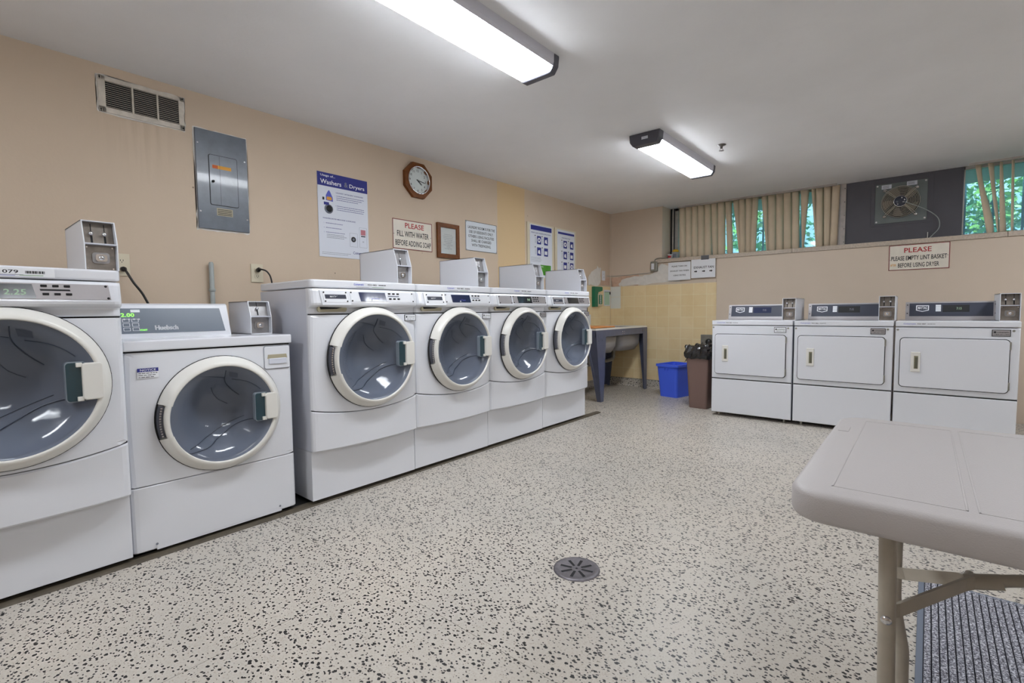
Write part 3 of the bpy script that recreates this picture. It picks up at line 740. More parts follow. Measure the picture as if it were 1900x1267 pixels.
# instruction boards
def iboard(label, y0, w_, hdr, title, rows, footer):
    t = thing('instruction_board', label, 'poster', (.001, y0, 1.38), LR)
    b = MB().box(0, w_, -.012, 0, 0, .612, M_ivory, bev=.001).build('backing', t)
    b = MB(); x0, x1 = .05, w_ - .045
    b.box(x0 - .008, x1 + .008, -.0135, -.012, .02, .595, M_sheet); y = -.0137
    b.box(x0 + .008, x1 - .002, y - .0003, y, .535 + (0 if hdr > .04 else .01), .535 + hdr, M_bluep)
    b.text(title, w_ / 2, .505, .013, M_bluep, y - .0004, (x1 - x0) * (.9 if rows == 2 else .5))
    dz = .125 if rows == 2 else .128
    for r in range(rows):
        for c in range(2):
            cx = x0 + .10 + c * (.13 if rows == 2 else .14) + .02; zc = .43 - r * dz
            b.box(cx, cx + .075, y - .0003, y, zc - .045, zc + .045, M_bluep)
            b.lathe([(0, -.0004), (.008, -.0004)], (cx - .035, y, zc + .045), 'y', M_blackp, 10)
            for k in range(5): b.box(cx - .04, cx - .012, y - .0003, y, zc + .02 - k * .013, zc + .023 - k * .013, M_greyp)
            if (r + c) % 3 == 0: b.lathe([(.012, -.0006), (.028, -.0006)], (cx + .038, y, zc), 'y', M_whitep, 16)
            elif (r + c) % 3 == 1: b.prism([(cx + .015, zc - .02), (cx + .06, zc - .03), (cx + .05, zc + .02), (cx + .02, zc + .01)], 'y', y - .0006, y, M_whitep)
            else: b.box(cx + .012, cx + .06, y - .0006, y, zc - .028, zc + .012, M_whitep)
    fz = .03 if rows == 3 else .045
    if rows == 2: lines(b, x0 + .01, x0 + .2, .235, 4, .014, M_greyp, y, .003, seed=4)
    b.box(x0 + (.02 if rows == 2 else .06), x1 - (.02 if rows == 2 else .06), y - .0003, y, fz, fz + .115 if rows == 2 else .095, M_greenp)
    b.text('CAUTION', w_ / 2, fz + (.095 if rows == 2 else .052), .012, M_whitep, y - .0005, .07)
    b.build('printed_sheet', t)
iboard('white instruction board with four pictures and green footer, nearer of the pair', 4.215, .495, .05, 'FRONT LOAD WASHER INSTRUCTIONS', 2, 1)
iboard('white instruction board with six pictures and green footer, nearer the corner', 4.735, .45, .035, 'DRYER INSTRUCTIONS', 3, 1)
# outlets
def outlet(nm, label, loc, rot, w_=.072, h_=.115, m=M_ivory, cords=True):
    t = thing(nm, label, 'outlet', loc, rot)
    MB().box(-w_ / 2, w_ / 2, -.006, 0, -h_ / 2, h_ / 2, m, bev=.002).build('cover_plate', t)
    for s_ in (.021, -.021):
        b = MB().prism(rrect(-.017, .017, s_ - .014, s_ + .014, .008), 'y', -.009, -.005, m)
        for x in (-.006, .006): b.box(x - .0012, x + .0012, -.0094, -.009, s_ - .002, s_ + .007, M_dark)
        b.disc((0, -.0092, s_ - .007), .0025, 'y', M_dark, 8, .0003)
        b.build('socket', t)
    return t
outlet('wall_outlet', 'ivory wall outlet with a black cord hanging, behind the leftmost coin box', (.001, .684, 1.296), LR, .072, .12)
outlet('wall_outlet', 'ivory wall outlet with black plug, left of the washer row', (.001, 1.385, 1.287), LR, .075, .118)
outlet('wall_outlet', 'white wall outlet with dark sockets near the corner above the sink', (.001, 5.875, 1.487), LR, .08, .13, M_plas)
o = MB().tube(bez([(.02, .684, 1.272), (.05, .69, 1.262), (.075, .715, 1.20), (.08, .76, 1.12), (.09, .80, .98), (.1, .82, .7)], 8), [.014] * 6 + [.006] * 35, M_black, 8).build('power_cord', None); tag(o, 'black power cord hanging from the outlet behind the grey-panelled washer', 'cord')
o = MB().tube(bez([(.02, 1.385, 1.305), (.05, 1.39, 1.31), (.08, 1.42, 1.29), (.09, 1.44, 1.22), (.09, 1.45, 1.0)], 8), [.014] * 6 + [.005] * 27, M_black, 8).build('power_cord', None); tag(o, 'short black power cord plugged in left of the washer row', 'cord')
# conduit pipe on the wall
t = thing('conduit_pipe', 'short grey vertical conduit pipe standing behind the lower washer', 'pipe', (.03, 1.11, 0))
MB().tube([(0, 0, .3), (0, 0, 1.328), (0, 0, 1.338)], [.0135, .0135, .009], M_pipe, 14).build('tube', t)
MB().lathe([(.014, 0), (.018, .003), (.018, .018), (.014, .021)], (0, 0, 1.16), 'z', M_pipe, 14).build('coupling', t)
# green thing by the sink
t = thing('wall_holder', 'dark green wall-mounted plastic holder near the sink corner', 'holder', (.010, 5.56, 1.07), LR)
b = MB().prism([(0, 0), (.085, 0), (.085, .16), (.10, .19), (.205, .21), (.205, .255), (.19, .262), (0, .262)], 'y', -.045, 0, M_green, bev=.004); b.build('housing', t)
MB().box(.098, .205, -.040, 0, .012, .175, M_ivory, bev=.004).build('side_box', t)
b = MB().box(.112, .198, -.0435, -.040, .035, .155, M_green); 
for k in range(6): b.box(.140, .168, -.0438, -.0435, .045 + k * .018, .055 + k * .018, M_whitep)
b.build('side_label', t)
t = thing('green_card', 'pale green framed card on the tiles in the corner', 'card', (.010, 5.87, 1.083), LR)
MB().box(0, .165, -.006, 0, 0, .215, M_plas).build('backing', t); b = MB().box(.012, .148, -.0075, -.006, .012, .19, M_pale); b.box(.008, .15, -.0078, -.0074, .185, .19, M_blackp); b.box(.145, .165, -.014, -.006, .155, .19, M_blackp); b.build('card', t)
t = thing('wall_switch', 'small white switch box low on the tiles beside the last washer', 'switch', (.010, 5.36, .84), LR)
MB().box(0, .11, -.04, 0, 0, .13, M_plas, bev=.004).build('box', t); MB().tube([(.055, -.02, .13), (.055, -.02, .25)], .006, M_dark, 6).build('wire', t)

# far wall fittings
def paper(nm, label, x, z, w_, h_, rows, arrows=()):
    t = thing(nm, label, 'notice', (x, D - .034, z)); b = MB().box(0, w_, -.0015, 0, 0, h_, M_whitep)
    for (s_, xx, zz, h2, tw) in rows: b.text(s_, xx, zz, h2, M_blackp, -.0019, tw)
    for ax, az in arrows: b.prism([(ax - .018, az - .006), (ax + .002, az - .006), (ax + .002, az - .014), (ax + .02, az), (ax + .002, az + .014), (ax + .002, az + .006), (ax - .018, az + .006)], 'y', -.0022, -.0015, M_blackp)
    b.build('sheet', t)
    return t
paper('exhaust_notice', 'white paper notice with three lines, left sheet under the sill', .838, 1.388, .282, .222, [('PLEASE TURN ON', .142, .172, .018, .19), ('EXHAUST FAN WHEN', .145, .115, .018, .235), ('USING DRYERS', .145, .06, .018, .155)])
paper('exhaust_notice', 'white paper notice EXHAUST FAN with arrows, right sheet under the sill', 1.128, 1.403, .287, .222, [('EXHAUST FAN', .15, .125, .028, .235)], ((.055, .078), (.15, .078), (.235, .078)))
o = MB().box(-.046, .046, -.0015, 0, -.03, .02, M_tape).box(-.05, .046, 0, .05, .02, .0215, M_whitep).build('duct_tape', None, (1.292, D - .036, SZ - .018)); tag(o, 'strip of dark grey tape holding the arrow notice to the sill', 'tape')
t = sign('please_empty_sign', 'cream sign, PLEASE EMPTY LINT BASKET, red edged, under the sill', 'sign', (3.046, D - .019, 1.376), 0, .444, .24, M_signw, M_redborder,
     [('PLEASE', .215, .187, .046, M_redp, .20), ('PLEASE EMPTY LINT BASKET', .222, .113, .042, M_blackp, .405), ('BEFORE USING DRYER', .222, .046, .042, M_blackp, .30), ('AFTER', .035, .05, .022, M_orng, .045)], bw=.006, holes=((.012, .1), (.43, .12)))
t = thing('switch_box', 'small metal switch box with white toggle plate left of the sill', 'switch box', (.608, D - .001, 1.515))
MB().box(0, .085, -.05, 0, 0, .125, M_galv, bev=.006).build('box', t); MB().box(.012, .05, -.053, -.05, .025, .1, M_plas, bev=.002).build('switch_plate', t)
MB().tube(bez([(.05, -.025, .125), (.055, -.025, .15), (.09, -.02, .165), (.14, -.01, .165), (.2, .03, .158)], 6), .006, M_galv, 8).build('conduit', t)
t = thing('dryer_outlet', 'large metal outlet plate with black plug, behind the brown bin', 'outlet', (1.247, D - .009, .50))
MB().box(0, .17, -.008, 0, 0, .215, M_galv, bev=.002).build('cover_plate', t)
b = MB().lathe([(0, -.05), (.03, -.05), (.036, -.03), (.036, -.008), (0, -.008)], (.10, 0, .13), 'y', M_black, 20); b.tube(bez([(.10, -.04, .13), (.10, -.06, .08), (.10, -.05, .0), (.11, -.03, -.1)], 6), .012, M_black, 8); b.build('plug', t)

# ------------------------------------------------------------------ machines
def bowpanel(b, w_, zlo, zhi, bow, y0, th, m, n=24, x0=0, x1=None, edge=.006):
    """front panel bowed towards -y, with zlo(x)/zhi(x), rounded vertical ends"""
    x1 = w_ if x1 is None else x1
    xs = [x0 + (x1 - x0) * (1 - math.cos(PI * i / n)) / 2 for i in range(n + 1)]
    V = []; Fs = []
    def yf(x):
        e = min(x - x0, x1 - x); r = .022
        rr = 0 if e >= r else (r - math.sqrt(max(r * r - (r - e) ** 2, 0))) * .8
        return y0 - bow * (1 - (2 * x / w_ - 1) ** 2) + rr
    ring = []
    for x in xs:
        y = yf(x); l, h = zlo(x), zhi(x)
        ring.append([(x, y0 + th, l), (x, y + edge, l), (x, y, l + edge), (x, y, h - edge), (x, y + edge, h), (x, y0 + th, h)])
    for r in ring: V += r
    k = 6
    for i in range(n):
        for j in range(k - 1): Fs.append((i * k + j, (i + 1) * k + j, (i + 1) * k + j + 1, i * k + j + 1))
    Fs.append(tuple(range(k))); Fs.append(tuple(range(n * k, (n + 1) * k))[::-1])
    b.add(V, Fs, m, False); return yf
def holepanel(b, w_, zlo, zhi, bow, y0, m, c, r, n=96, lv=7, flat=False):
    """bowed front panel with a round hole"""
    def yf(x):
        e = min(x, w_ - x); q = .022; rr = 0 if e >= q else (q - math.sqrt(max(q * q - (q - e) ** 2, 0))) * .8
        return y0 - bow * (1 - (2 * x / w_ - 1) ** 2) + rr
    def hit(a):
        dx, dz = math.cos(a), math.sin(a); lo, hi = 0, 2
        for _ in range(40):
            t = (lo + hi) / 2; x, z = c[0] + dx * t, c[1] + dz * t
            if 0 <= x <= w_ and zlo(min(max(x, 0), w_)) <= z <= zhi(min(max(x, 0), w_)): lo = t
            else: hi = t
        return lo
    angs = [2 * PI * i / n for i in range(n)]
    for cx_ in (0, w_):
        for zf in (zlo, zhi): angs.append(math.atan2(zf(cx_) - c[1], cx_ - c[0]) % (2 * PI))
    angs = sorted(set(round(a, 6) for a in angs)); n = len(angs)
    V = []; Fs = []; K = lv + 2
    for a in angs:
        R_ = hit(a)
        for j in range(lv + 1):
            t = r + (R_ - r) * (1 - (1 - j / lv) ** 1.6); x, z = c[0] + math.cos(a) * t, c[1] + math.sin(a) * t
            V.append((x, yf(x), z))
        V.append((x, y0 + .03, z))
    for i in range(n):
        j = (i + 1) % n
        for a in range(K - 1): Fs.append((i * K + a, i * K + a + 1, j * K + a + 1, j * K + a))
    b.add(V, Fs, m, False)
    return yf
def coin_box(parent, x, y, z, w_=.108, d=.41, h=.198, slots=1, face=M_steel, label=None, hl=.106, fs=.035):
    """coin box, front at local y, x = left side; shell open at the front"""
    cb = MB(); tk = .0035
    side = [(y, z), (y + d, z), (y + d, z + h), (y + fs, z + h), (y, z + hl)]
    for xx in (x, x + w_ - tk): cb.prism(side, 'x', xx, xx + tk, M_box)
    cb.box(x, x + w_, y + fs, y + d, z + h - tk, z + h, M_box); cb.box(x, x + w_, y, y + d, z, z + tk, M_box); cb.box(x, x + w_, y + d - tk, y + d, z, z + h, M_box)
    cb.box(x + tk, x + w_ - tk, y, y + .08, z + hl - tk, z + hl + tk * .5, M_box2)
    cb.box(x + tk, x + w_ - tk, y + .07, y + .075, z + tk, z + h - tk, M_box2)
    o = cb.build('coin_box', parent)
    ip = MB()   # slide plate (leans back with the top)
    yb_ = y + .038; x0, x1 = x + tk + .001, x + w_ - tk - .001
    ip.add([(x0, yb_, z + hl + .002), (x1, yb_, z + hl + .002), (x1, yb_ + .022, z + h - tk), (x0, yb_ + .022, z + h - tk)], [(0, 1, 2, 3)], face)
    cs = [x + w_ * .5] if slots == 1 else [x + w_ * .30, x + w_ * .70]
    zm = z + hl
    for c in cs:
        yy = lambda zz: yb_ + .022 * (zz - z - hl) / (h - hl) - .0006
        for za, zb_, hw in ((zm + .006, zm + .034, .0035), (zm + .052, zm + .082, .0014)):
            ip.add([(c - hw, yy(za), za), (c + hw, yy(za), za), (c + hw, yy(zb_), zb_), (c - hw, yy(zb_), zb_)], [(0, 1, 2, 3)], M_dark)
        ip.lathe([(0, -.014), (.006, -.013), (.008, -.006), (.006, 0)], (c - .002, yy(zm + .04), zm + .042), 'y', M_chrome, 12)
    ip.build('coin_slide', o)
    lk = MB().box(x0, x1, y + .030, y + .034, z + tk, z + hl - tk, face)
    lc = (x + w_ * .52, y + .030, z + hl * .5)
    lk.prism(rrect(lc[0] - .027, lc[0] + .027, lc[2] - .021, lc[2] + .021, .01), 'y', y + .026, y + .030, M_steel)
    lk.prism(rrect(lc[0] - .018, lc[0] + .018, lc[2] - .014, lc[2] + .014, .008), 'y', y + .018, y + .026, M_chrome)
    lk.lathe([(0, -.014), (.009, -.014), (.009, 0)], lc, 'y', M_chrome, 14); lk.box(lc[0] - .005, lc[0] + .005, y + .0155, y + .016, lc[2] - .001, lc[2] + .001, M_dark)
    for dx in (x0 + .008, x1 - .008):
        for dz in (z + .012, z + hl - .012): lk.disc((dx, y + .030, dz), .003, 'y', M_chrome, 8)
    lk.build('lock_plate', o)
    return o
def barcode(b, x, z, w_, h_, y, seed=1):
    r = random.Random(seed); q = x
    while q < x + w_: a = r.uniform(.001, .004); b.box(q, min(q + a, x + w_), y - .0003, y, z - h_ / 2, z + h_ / 2, M_blackp); q += a + r.uniform(.0008, .002)

def porthole(door_parent, cx, cz, yb_, R=.278, Rg=.238, pro=.052, hx=None):
    """door: cream ring, glass bowl, grip with teal pocket on the right, hinge on the left"""
    d = thing('door', '', None) if False else None
    b = MB()
    hi0, hi1 = PI - .30, PI + .30        # hinge cut-out
    gr0, gr1 = -.36, .30                 # grip span
    prof = [(R + .002, .006), (R + .002, -.006), (R, -.014), (R - .012, -pro * .55), (R - .022, -pro * .86), (R - .026, -pro * .93), (Rg + .004, -pro * 1.02), (Rg, -pro * .98), (Rg - .003, -.01)]
    b.lathe(prof, (cx, yb_, cz), 'y', M_cream, 72, a0=hi1, a1=2 * PI + hi0)
    notch = [(R - .022, .0), (R - .022, -pro * .9), (Rg + .006, -pro * 1.02), (Rg, -pro * .8), (Rg - .004, -.01)]
    b.lathe(notch, (cx, yb_, cz), 'y', M_cream, 14, a0=hi0, a1=hi1)
    for a in (hi0, hi1):
        V = [(cx + r * math.cos(a), yb_ + h, cz + r * math.sin(a)) for r, h in prof]; b.add(V, [tuple(range(len(V)))], M_cream)
    door = b.build('door', door_parent)
    q = MB().lathe([(R + .0045, .004), (R + .0045, -.003), (R - .001, -.003)], (cx, yb_, cz), 'y', M_dark, 72); q.build('door_seal', door)
    # hinge
    q = MB(); q.lathe([(R - .002, .004), (R - .001, -.022), (R - .021, -.024)], (cx, yb_, cz), 'y', M_rubber, 12, a0=hi0 + .03, a1=hi1 - .03)
    for k in range(12):
        a = hi0 + .06 + k * (hi1 - hi0 - .12) / 11; r = R - .010
        q.box(cx + r * math.cos(a) - .004, cx + r * math.cos(a) + .003, yb_ - .028, yb_ - .02, cz + r * math.sin(a) - .004, cz + r * math.sin(a) + .003, M_chrome)
    q.build('hinge', door)
    # glass bowl: convex rim, dished in the middle
    g = MB().lathe([(Rg, -pro * .8), (Rg - .015, -pro * .72), (Rg - .05, -.012), (Rg - .09, .04), (.08, .075), (0, .08)], (cx, yb_, cz), 'y', M_dglass, 64); g.build('door_glass', door)
    # thin dark curves laid over the bowl
    def bs(u, v):
        r = min(math.hypot(u, v), .985) * Rg; P = [(0, .08), (.08, .075), (Rg - .09, .04), (Rg - .05, -.012), (Rg - .015, -pro * .72), (Rg, -pro * .8)]
        for (r0, h0), (r1, h1) in zip(P, P[1:]):
            if r <= r1: h = h0 + (h1 - h0) * (r - r0) / (r1 - r0); break
        else: h = -pro * .8
        return (cx + u * Rg, yb_ + h - .002, cz + v * Rg)
    q = MB()
    for L_, rr in (([(-.46, .83), (-.15, .78), (.05, .74)], .0013), ([(.05, .9), (.08, .69), (.25, .46), (.42, .30)], .0022), ([(.21, .69), (.45, .63), (.62, .53), (.74, .42)], .0018), ([(-.67, -.62), (-.23, -.49), (.21, -.30), (.50, -.17)], .0016), ([(-.70, -.70), (-.29, -.68), (.04, -.52), (.38, -.32), (.69, -.23)], .0024), ([(-.13, .52), (.02, .26), (.22, .12)], .0014)):
        pts = bez([(a, b_, 0) for a, b_ in L_], 7); q.tube([bs(p.x, p.y) for p in pts], rr, mat('bowl_mark', (58, 66, 82), .3), 5)
    q.build('bowl_curves', door)
    q = MB(); A = [bs(.11, .87), bs(.28, .82), bs(.30, .72), bs(.14, .76)]; q.add([(a[0], a[1] - .001, a[2]) for a in A], [(0, 1, 2, 3)], mat('bowl_mark', (58, 66, 82), .3)); q.build('bowl_vent', door)
    # grip
    a_m = -.03; gx0, gx1 = cx + Rg - .096 * R / .278, cx + R - .026; gz0, gz1 = cz - .066 * R / .278, cz + .082 * R / .278
    q = MB().prism(rrect(gx0 + .045, gx1 - .004, gz0 + .006, gz1 - .006, .012), 'y', yb_ - pro - .006, yb_ - pro * .45, M_cream, bev=.004)
    q.box(gx0 + .03, gx0 + .048, yb_ - pro - .002, yb_ - pro * .6, gz1 - .02, gz1 - .004, M_cream, bev=.002); q.box(gx0 + .03, gx0 + .048, yb_ - pro - .002, yb_ - pro * .6, gz0 + .004, gz0 + .02, M_cream, bev=.002)
    q.build('door_handle', door)
    q = MB().prism(rrect(gx0, gx0 + .06, gz0, gz1, .012), 'y', yb_ - pro * .80, yb_ - pro * .3, mat('pocket_rim', (132, 142, 152), .25)); q.prism(rrect(gx0 + .0025, gx0 + .06, gz0 + .004, gz1 - .004, .010), 'y', yb_ - pro * .84, yb_ - pro * .8, M_teal); q.build('handle_pocket', door)
    # drum behind the glass
    q = MB().lathe([(Rg - .006, .0), (Rg - .03, .05), (Rg + .02, .09), (Rg + .02, .30), (.03, .34), (0, .34)], (cx, yb_, cz), 'y', M_bowl, 48)
    q.lathe([(Rg - .03, .048), (Rg - .055, .06), (Rg - .03, .08)], (cx, yb_, cz), 'y', M_rubber, 48); q.build('drum', door_parent)
    q = MB()
    for k in range(3):
        a = .4 + k * 2 * PI / 3; r = Rg - .01
        q.prism([(cx + (r) * math.cos(a - .12), cz + r * math.sin(a - .12)), (cx + r * math.cos(a + .12), cz + r * math.sin(a + .12)), (cx + (r - .09) * math.cos(a), cz + (r - .09) * math.sin(a))], 'y', yb_ + .11, yb_ + .29, M_drum)
    q.build('drum_fins', door_parent)
    return door

def big_washer(label, loc, number, kind='blue', group='tall front load washers along the left wall', cbx=.012, plate=True):
    t = thing('front_load_washer', label, 'washing machine', loc, LR, group)
    W = .683; DEP = .56; B = .034
    # pedestal
    b = MB().box(.0025, W - .0025, .034, DEP, .028, .292, M_enam, bev=.002); b.box(.05, .09, .09, .15, 0, .028, M_dark); b.box(W - .09, W - .05, .09, .15, 0, .028, M_dark)
    b.box(.05, .09, DEP - .12, DEP - .06, 0, .028, M_dark); b.box(W - .09, W - .05, DEP - .12, DEP - .06, 0, .028, M_dark)
    b.build('pedestal', t)
    # cabinet shell (open front)
    b = MB()
    for x in (0.001, W - .005): b.box(x, x + .004, .024, DEP, .295, 1.15, M_enam2)
    b.box(0, W, DEP - .004, DEP, .295, 1.15, M_enam2); b.box(0, W, .024, DEP, .295, .30, M_enam2); b.box(0.004, W - .004, .03, DEP, 1.146, 1.15, M_enam2)
    b.build('cabinet', t)
    crv = lambda x: .516 - .036 * (1 - (2 * x / W - 1) ** 2)
    b = MB(); bowpanel(b, W, lambda x: .296, lambda x: crv(x) - .003, B, 0, .03, M_enam); b.build('lower_panel', t)
    MB().box(.004, W - .004, .012, .03, .46, .54, M_dark).build('panel_gap', t); MB().box(.004, W - .004, .014, .03, 1.0, 1.03, M_dark).build('panel_gap', t)
    b = MB(); yf = holepanel(b, W, lambda x: crv(x) + .002, lambda x: 1.014, B, 0, M_enam, (.352, .775), .262)
    b.build('front_panel', t)
    porthole(t, .352, .775, -B - .002)
    # console: swept section
    sec = [(.03, 1.020), (.003, 1.020), (.000, 1.024), (.000, 1.046), (-.006, 1.052), (-.020, 1.058), (-.030, 1.066), (-.033, 1.076), (-.024, 1.138), (-.018, 1.149), (-.008, 1.152), (.03, 1.152)]
    n = 24; V = []; Fs = []; k = len(sec)
    for i in range(n + 1):
        x = W * (1 - math.cos(PI * i / n)) / 2; e = min(x, W - x); q = .03; rr = 0 if e >= q else (q - math.sqrt(max(q * q - (q - e) ** 2, 0))) * .8
        bw = B * .7 * (1 - (2 * x / W - 1) ** 2)
        for y, z in sec: V.append((x, (y - bw + rr) if y < .02 else y, z))
    for i in range(n):
        for j in range(k - 1): Fs.append((i * k + j, (i + 1) * k + j, (i + 1) * k + j + 1, i * k + j + 1))
    Fs += [tuple(range(k)), tuple(range(n * k, (n + 1) * k))[::-1]]
    con = MB().add(V, Fs, M_enam).build('console', t)
    cy = lambda x, z: -.033 + (z - 1.076) * .009 / .062 - B * .7 * (1 - (2 * x / W - 1) ** 2)
    def slab(b, x0, x1, z0, z1, m, th=.002, skew=.006, off=0, n=6):
        V = []
        for i in range(n + 1):
            for (zz, q) in ((z0, 0), (z1, 1)):
                x = x0 + (x1 - x0) * i / n + (skew * (1 - q)); V.append((x, cy(x, zz) - th - off, zz))
        for i in range(n + 1):
            for (zz, q) in ((z0, 0), (z1, 1)):
                x = x0 + (x1 - x0) * i / n + (skew * (1 - q)); V.append((x, cy(x, zz) + .002, zz))
        m_ = 2 * (n + 1); Fs = []
        for i in range(n):
            a = 2 * i; Fs.append((a, a + 2, a + 3, a + 1)); Fs.append((a, m_ + a, m_ + a + 2, a + 2)); Fs.append((a + 1, a + 3, m_ + a + 3, m_ + a + 1))
        Fs += [(0, 1, m_ + 1, m_), (2 * n, m_ + 2 * n, m_ + 2 * n + 1, 2 * n + 1)]
        b.add(V, Fs, m)
    pm = {'blue': M_plas, 'w0': M_silver, 'grey': M_silver}[kind]
    b = MB(); slab(b, .205, .64, 1.083, 1.139, pm)
    for x, z in ((.213, 1.133), (.218, 1.088), (.632, 1.133), (.638, 1.088)): b.disc((x, cy(x, z) - .002, z), .0045, 'y', M_dark, 10)
    b.build('display_plate', con)
    b = MB(); slab(b, .258, .428, 1.085, 1.135, M_lcd if kind == 'blue' else M_lcdk, .0028, .010)
    if kind == 'w0': b.text('2.25', .385, 1.107, .019, M_ledw, cy(.385, 1.11) - .0048, .055)
    elif kind == 'blue':
        b.text('-:--', .36, 1.10, .012, M_blue2, cy(.36, 1.11) - .0048, .05)
        b.prism([(.33, 1.088), (.345, 1.088), (.3375, 1.098)], 'y', cy(.34, 1.09) - .0035, cy(.34, 1.09), M_whitep)
    elif not plate: b.text('94', .39, 1.11, .022, M_ledw, cy(.39, 1.11) - .0048, .035)
    b.build('display_window', con)
    for r_ in range(2):
        for c_ in range(3):
            x = .458 + c_ * .031 + r_ * (.004); z = 1.130 if r_ == 0 else 1.101
            MB().box(x - .0085, x + .0085, cy(x, z) - .005, cy(x, z), z - .0042, z + .0042, M_dark, bev=.001, seg=1).build('button', con)
    b = MB(); slab(b, .447, .527, 1.1125, 1.1185, M_dark if kind != 'blue' else M_greyp, .0024, .002)
    b.build('legend_strip', con)
    # dispenser drawer
    b = MB(); slab(b, .040, .198, 1.066, 1.142, M_enam, .006, .010, 0)
    dd = b.build('dispenser_drawer', t)
    b = MB(); slab(b, .054, .186, 1.080, 1.136, M_plas if kind == 'blue' else (M_silver if not plate else M_silver), .0015, .006, .006)
    if plate: slab(b, .064, .178, 1.098, 1.120, M_navyp, .0018, .003, .0062); b.text('MAYTAG', .112, 1.109, .009, M_whitep, cy(.112, 1.109) - .0092, .045)
    for x, z in ((.060, 1.131), (.180, 1.131), (.066, 1.085), (.186, 1.085)): b.disc((x, cy(x, z) - .0075, z), .0045, 'y', M_dark, 10)
    b.build('drawer_plate', dd)
    q = MB(); q.prism(rrect(.035, .200, 1.030, 1.060, .012), 'y', -.024, -.010, M_pocket); q.prism([(.045, 1.056), (.19, 1.056), (.14, 1.045), (.05, 1.043)], 'y', -.0247, -.024, M_dark); q.build('drawer_pull', dd)
    # lid
    pl = [(0, .012), (.012, 0)]
    P_ = []; n = 16
    for i in range(n + 1):
        x = .014 + (W - .028) * i / n; P_.append((x, -.020 - B * .6 * (1 - (2 * x / W - 1) ** 2)))
    P_ = [(0, DEP), (0, -.002), (.004, -.013)] + P_ + [(W - .004, -.013), (W, -.002), (W, DEP)]
    b = MB().prism(P_, 'z', 1.155, 1.197, M_enam, bev=.008, seg=3); b.build('top_lid', t)
    # labels on the lid edge
    b = MB(); ly = lambda x: -.0206 - B * .6 * (1 - (2 * x / W - 1) ** 2)
    if kind != 'w0':
        b.text('Coinamatic', .268, 1.178, .011, M_blue2, ly(.268) - .0003, .062); b.text(number, .352, 1.177, .009, M_blackp, ly(.352) - .0003, .058)
        barcode(b, .395, 1.177, .048, .005, ly(.42) - .0002); b.box(.25, .33, ly(.29) - .0003, ly(.29), 1.163, 1.1645, M_greyp); b.box(.35, .43, ly(.39) - .0003, ly(.39), 1.163, 1.1645, M_greenp)
    else:
        b.box(.25, .49, ly(.355) - .0012, ly(.355) + .003, 1.160, 1.190, M_whitep); yy = ly(.355) - .0013
        b.text(number, .355, 1.177, .012, M_blackp, yy - .0002, .086); barcode(b, .415, 1.176, .05, .009, yy); b.box(.25, .41, yy - .0003, yy, 1.1655, 1.1670, M_greyp); b.box(.30, .39, yy - .0003, yy, 1.163, 1.1642, M_blue2); b.box(.40, .46, yy - .0003, yy, 1.1645, 1.166, M_greenp)
    b.build('number_label', t)
    b = MB(); sy = yf(.587) - .001
    if kind != 'w0':
        b.box(.587, .672, sy - .0012, sy + .006, .972, 1.010, M_blackp); b.box(.591, .668, sy - .0016, sy, .975, 1.007, M_whitep if kind == 'blue' else M_silver)
        b.lathe([(0, -.0020), (.006, -.0020)], (.602, sy, .996), 'y', M_blackp, 10); b.text('coinamatic', .638, .996, .008, M_blackp, sy - .0020, .052); b.text('1-800-561-1972', .63, .983, .006, M_blackp, sy - .0020, .065)
        b.build('service_badge', t)
    if kind == 'w0': coin_box(t, .589, .045, 1.197, .104, .37, .198, 2, M_facep)
    else: coin_box(t, W - .111 + cbx, .030 - cbx, 1.197, .108, .39 + cbx, .212, 1, M_steel, hl=.110)
    return t
XW = .9196
big_washer('leftmost washer, cut by the picture edge, grey control plate showing 2.25', (.902, -.193, 0), '933 079', 'w0')
big_washer('washer just right of the lower front loader, first in the row of four', (XW, 1.2519, 0), '933 082', 'blue', cbx=.004)
big_washer('second washer in the row of four, blue display, below the wooden frame', (XW - .004, 1.2519 + .6837, 0), '933 083', 'blue', cbx=.012)
big_washer('third washer in the row of four, blank drawer plate and grey control plate', (XW - .009, 1.2519 + .6837 * 2 + .002, 0), '933 084', 'grey', plate=False)
big_washer('last washer in the row of four, next to the sink', (XW - .014, 1.2519 + .6837 * 3 + .006, 0), '933 085', 'grey')

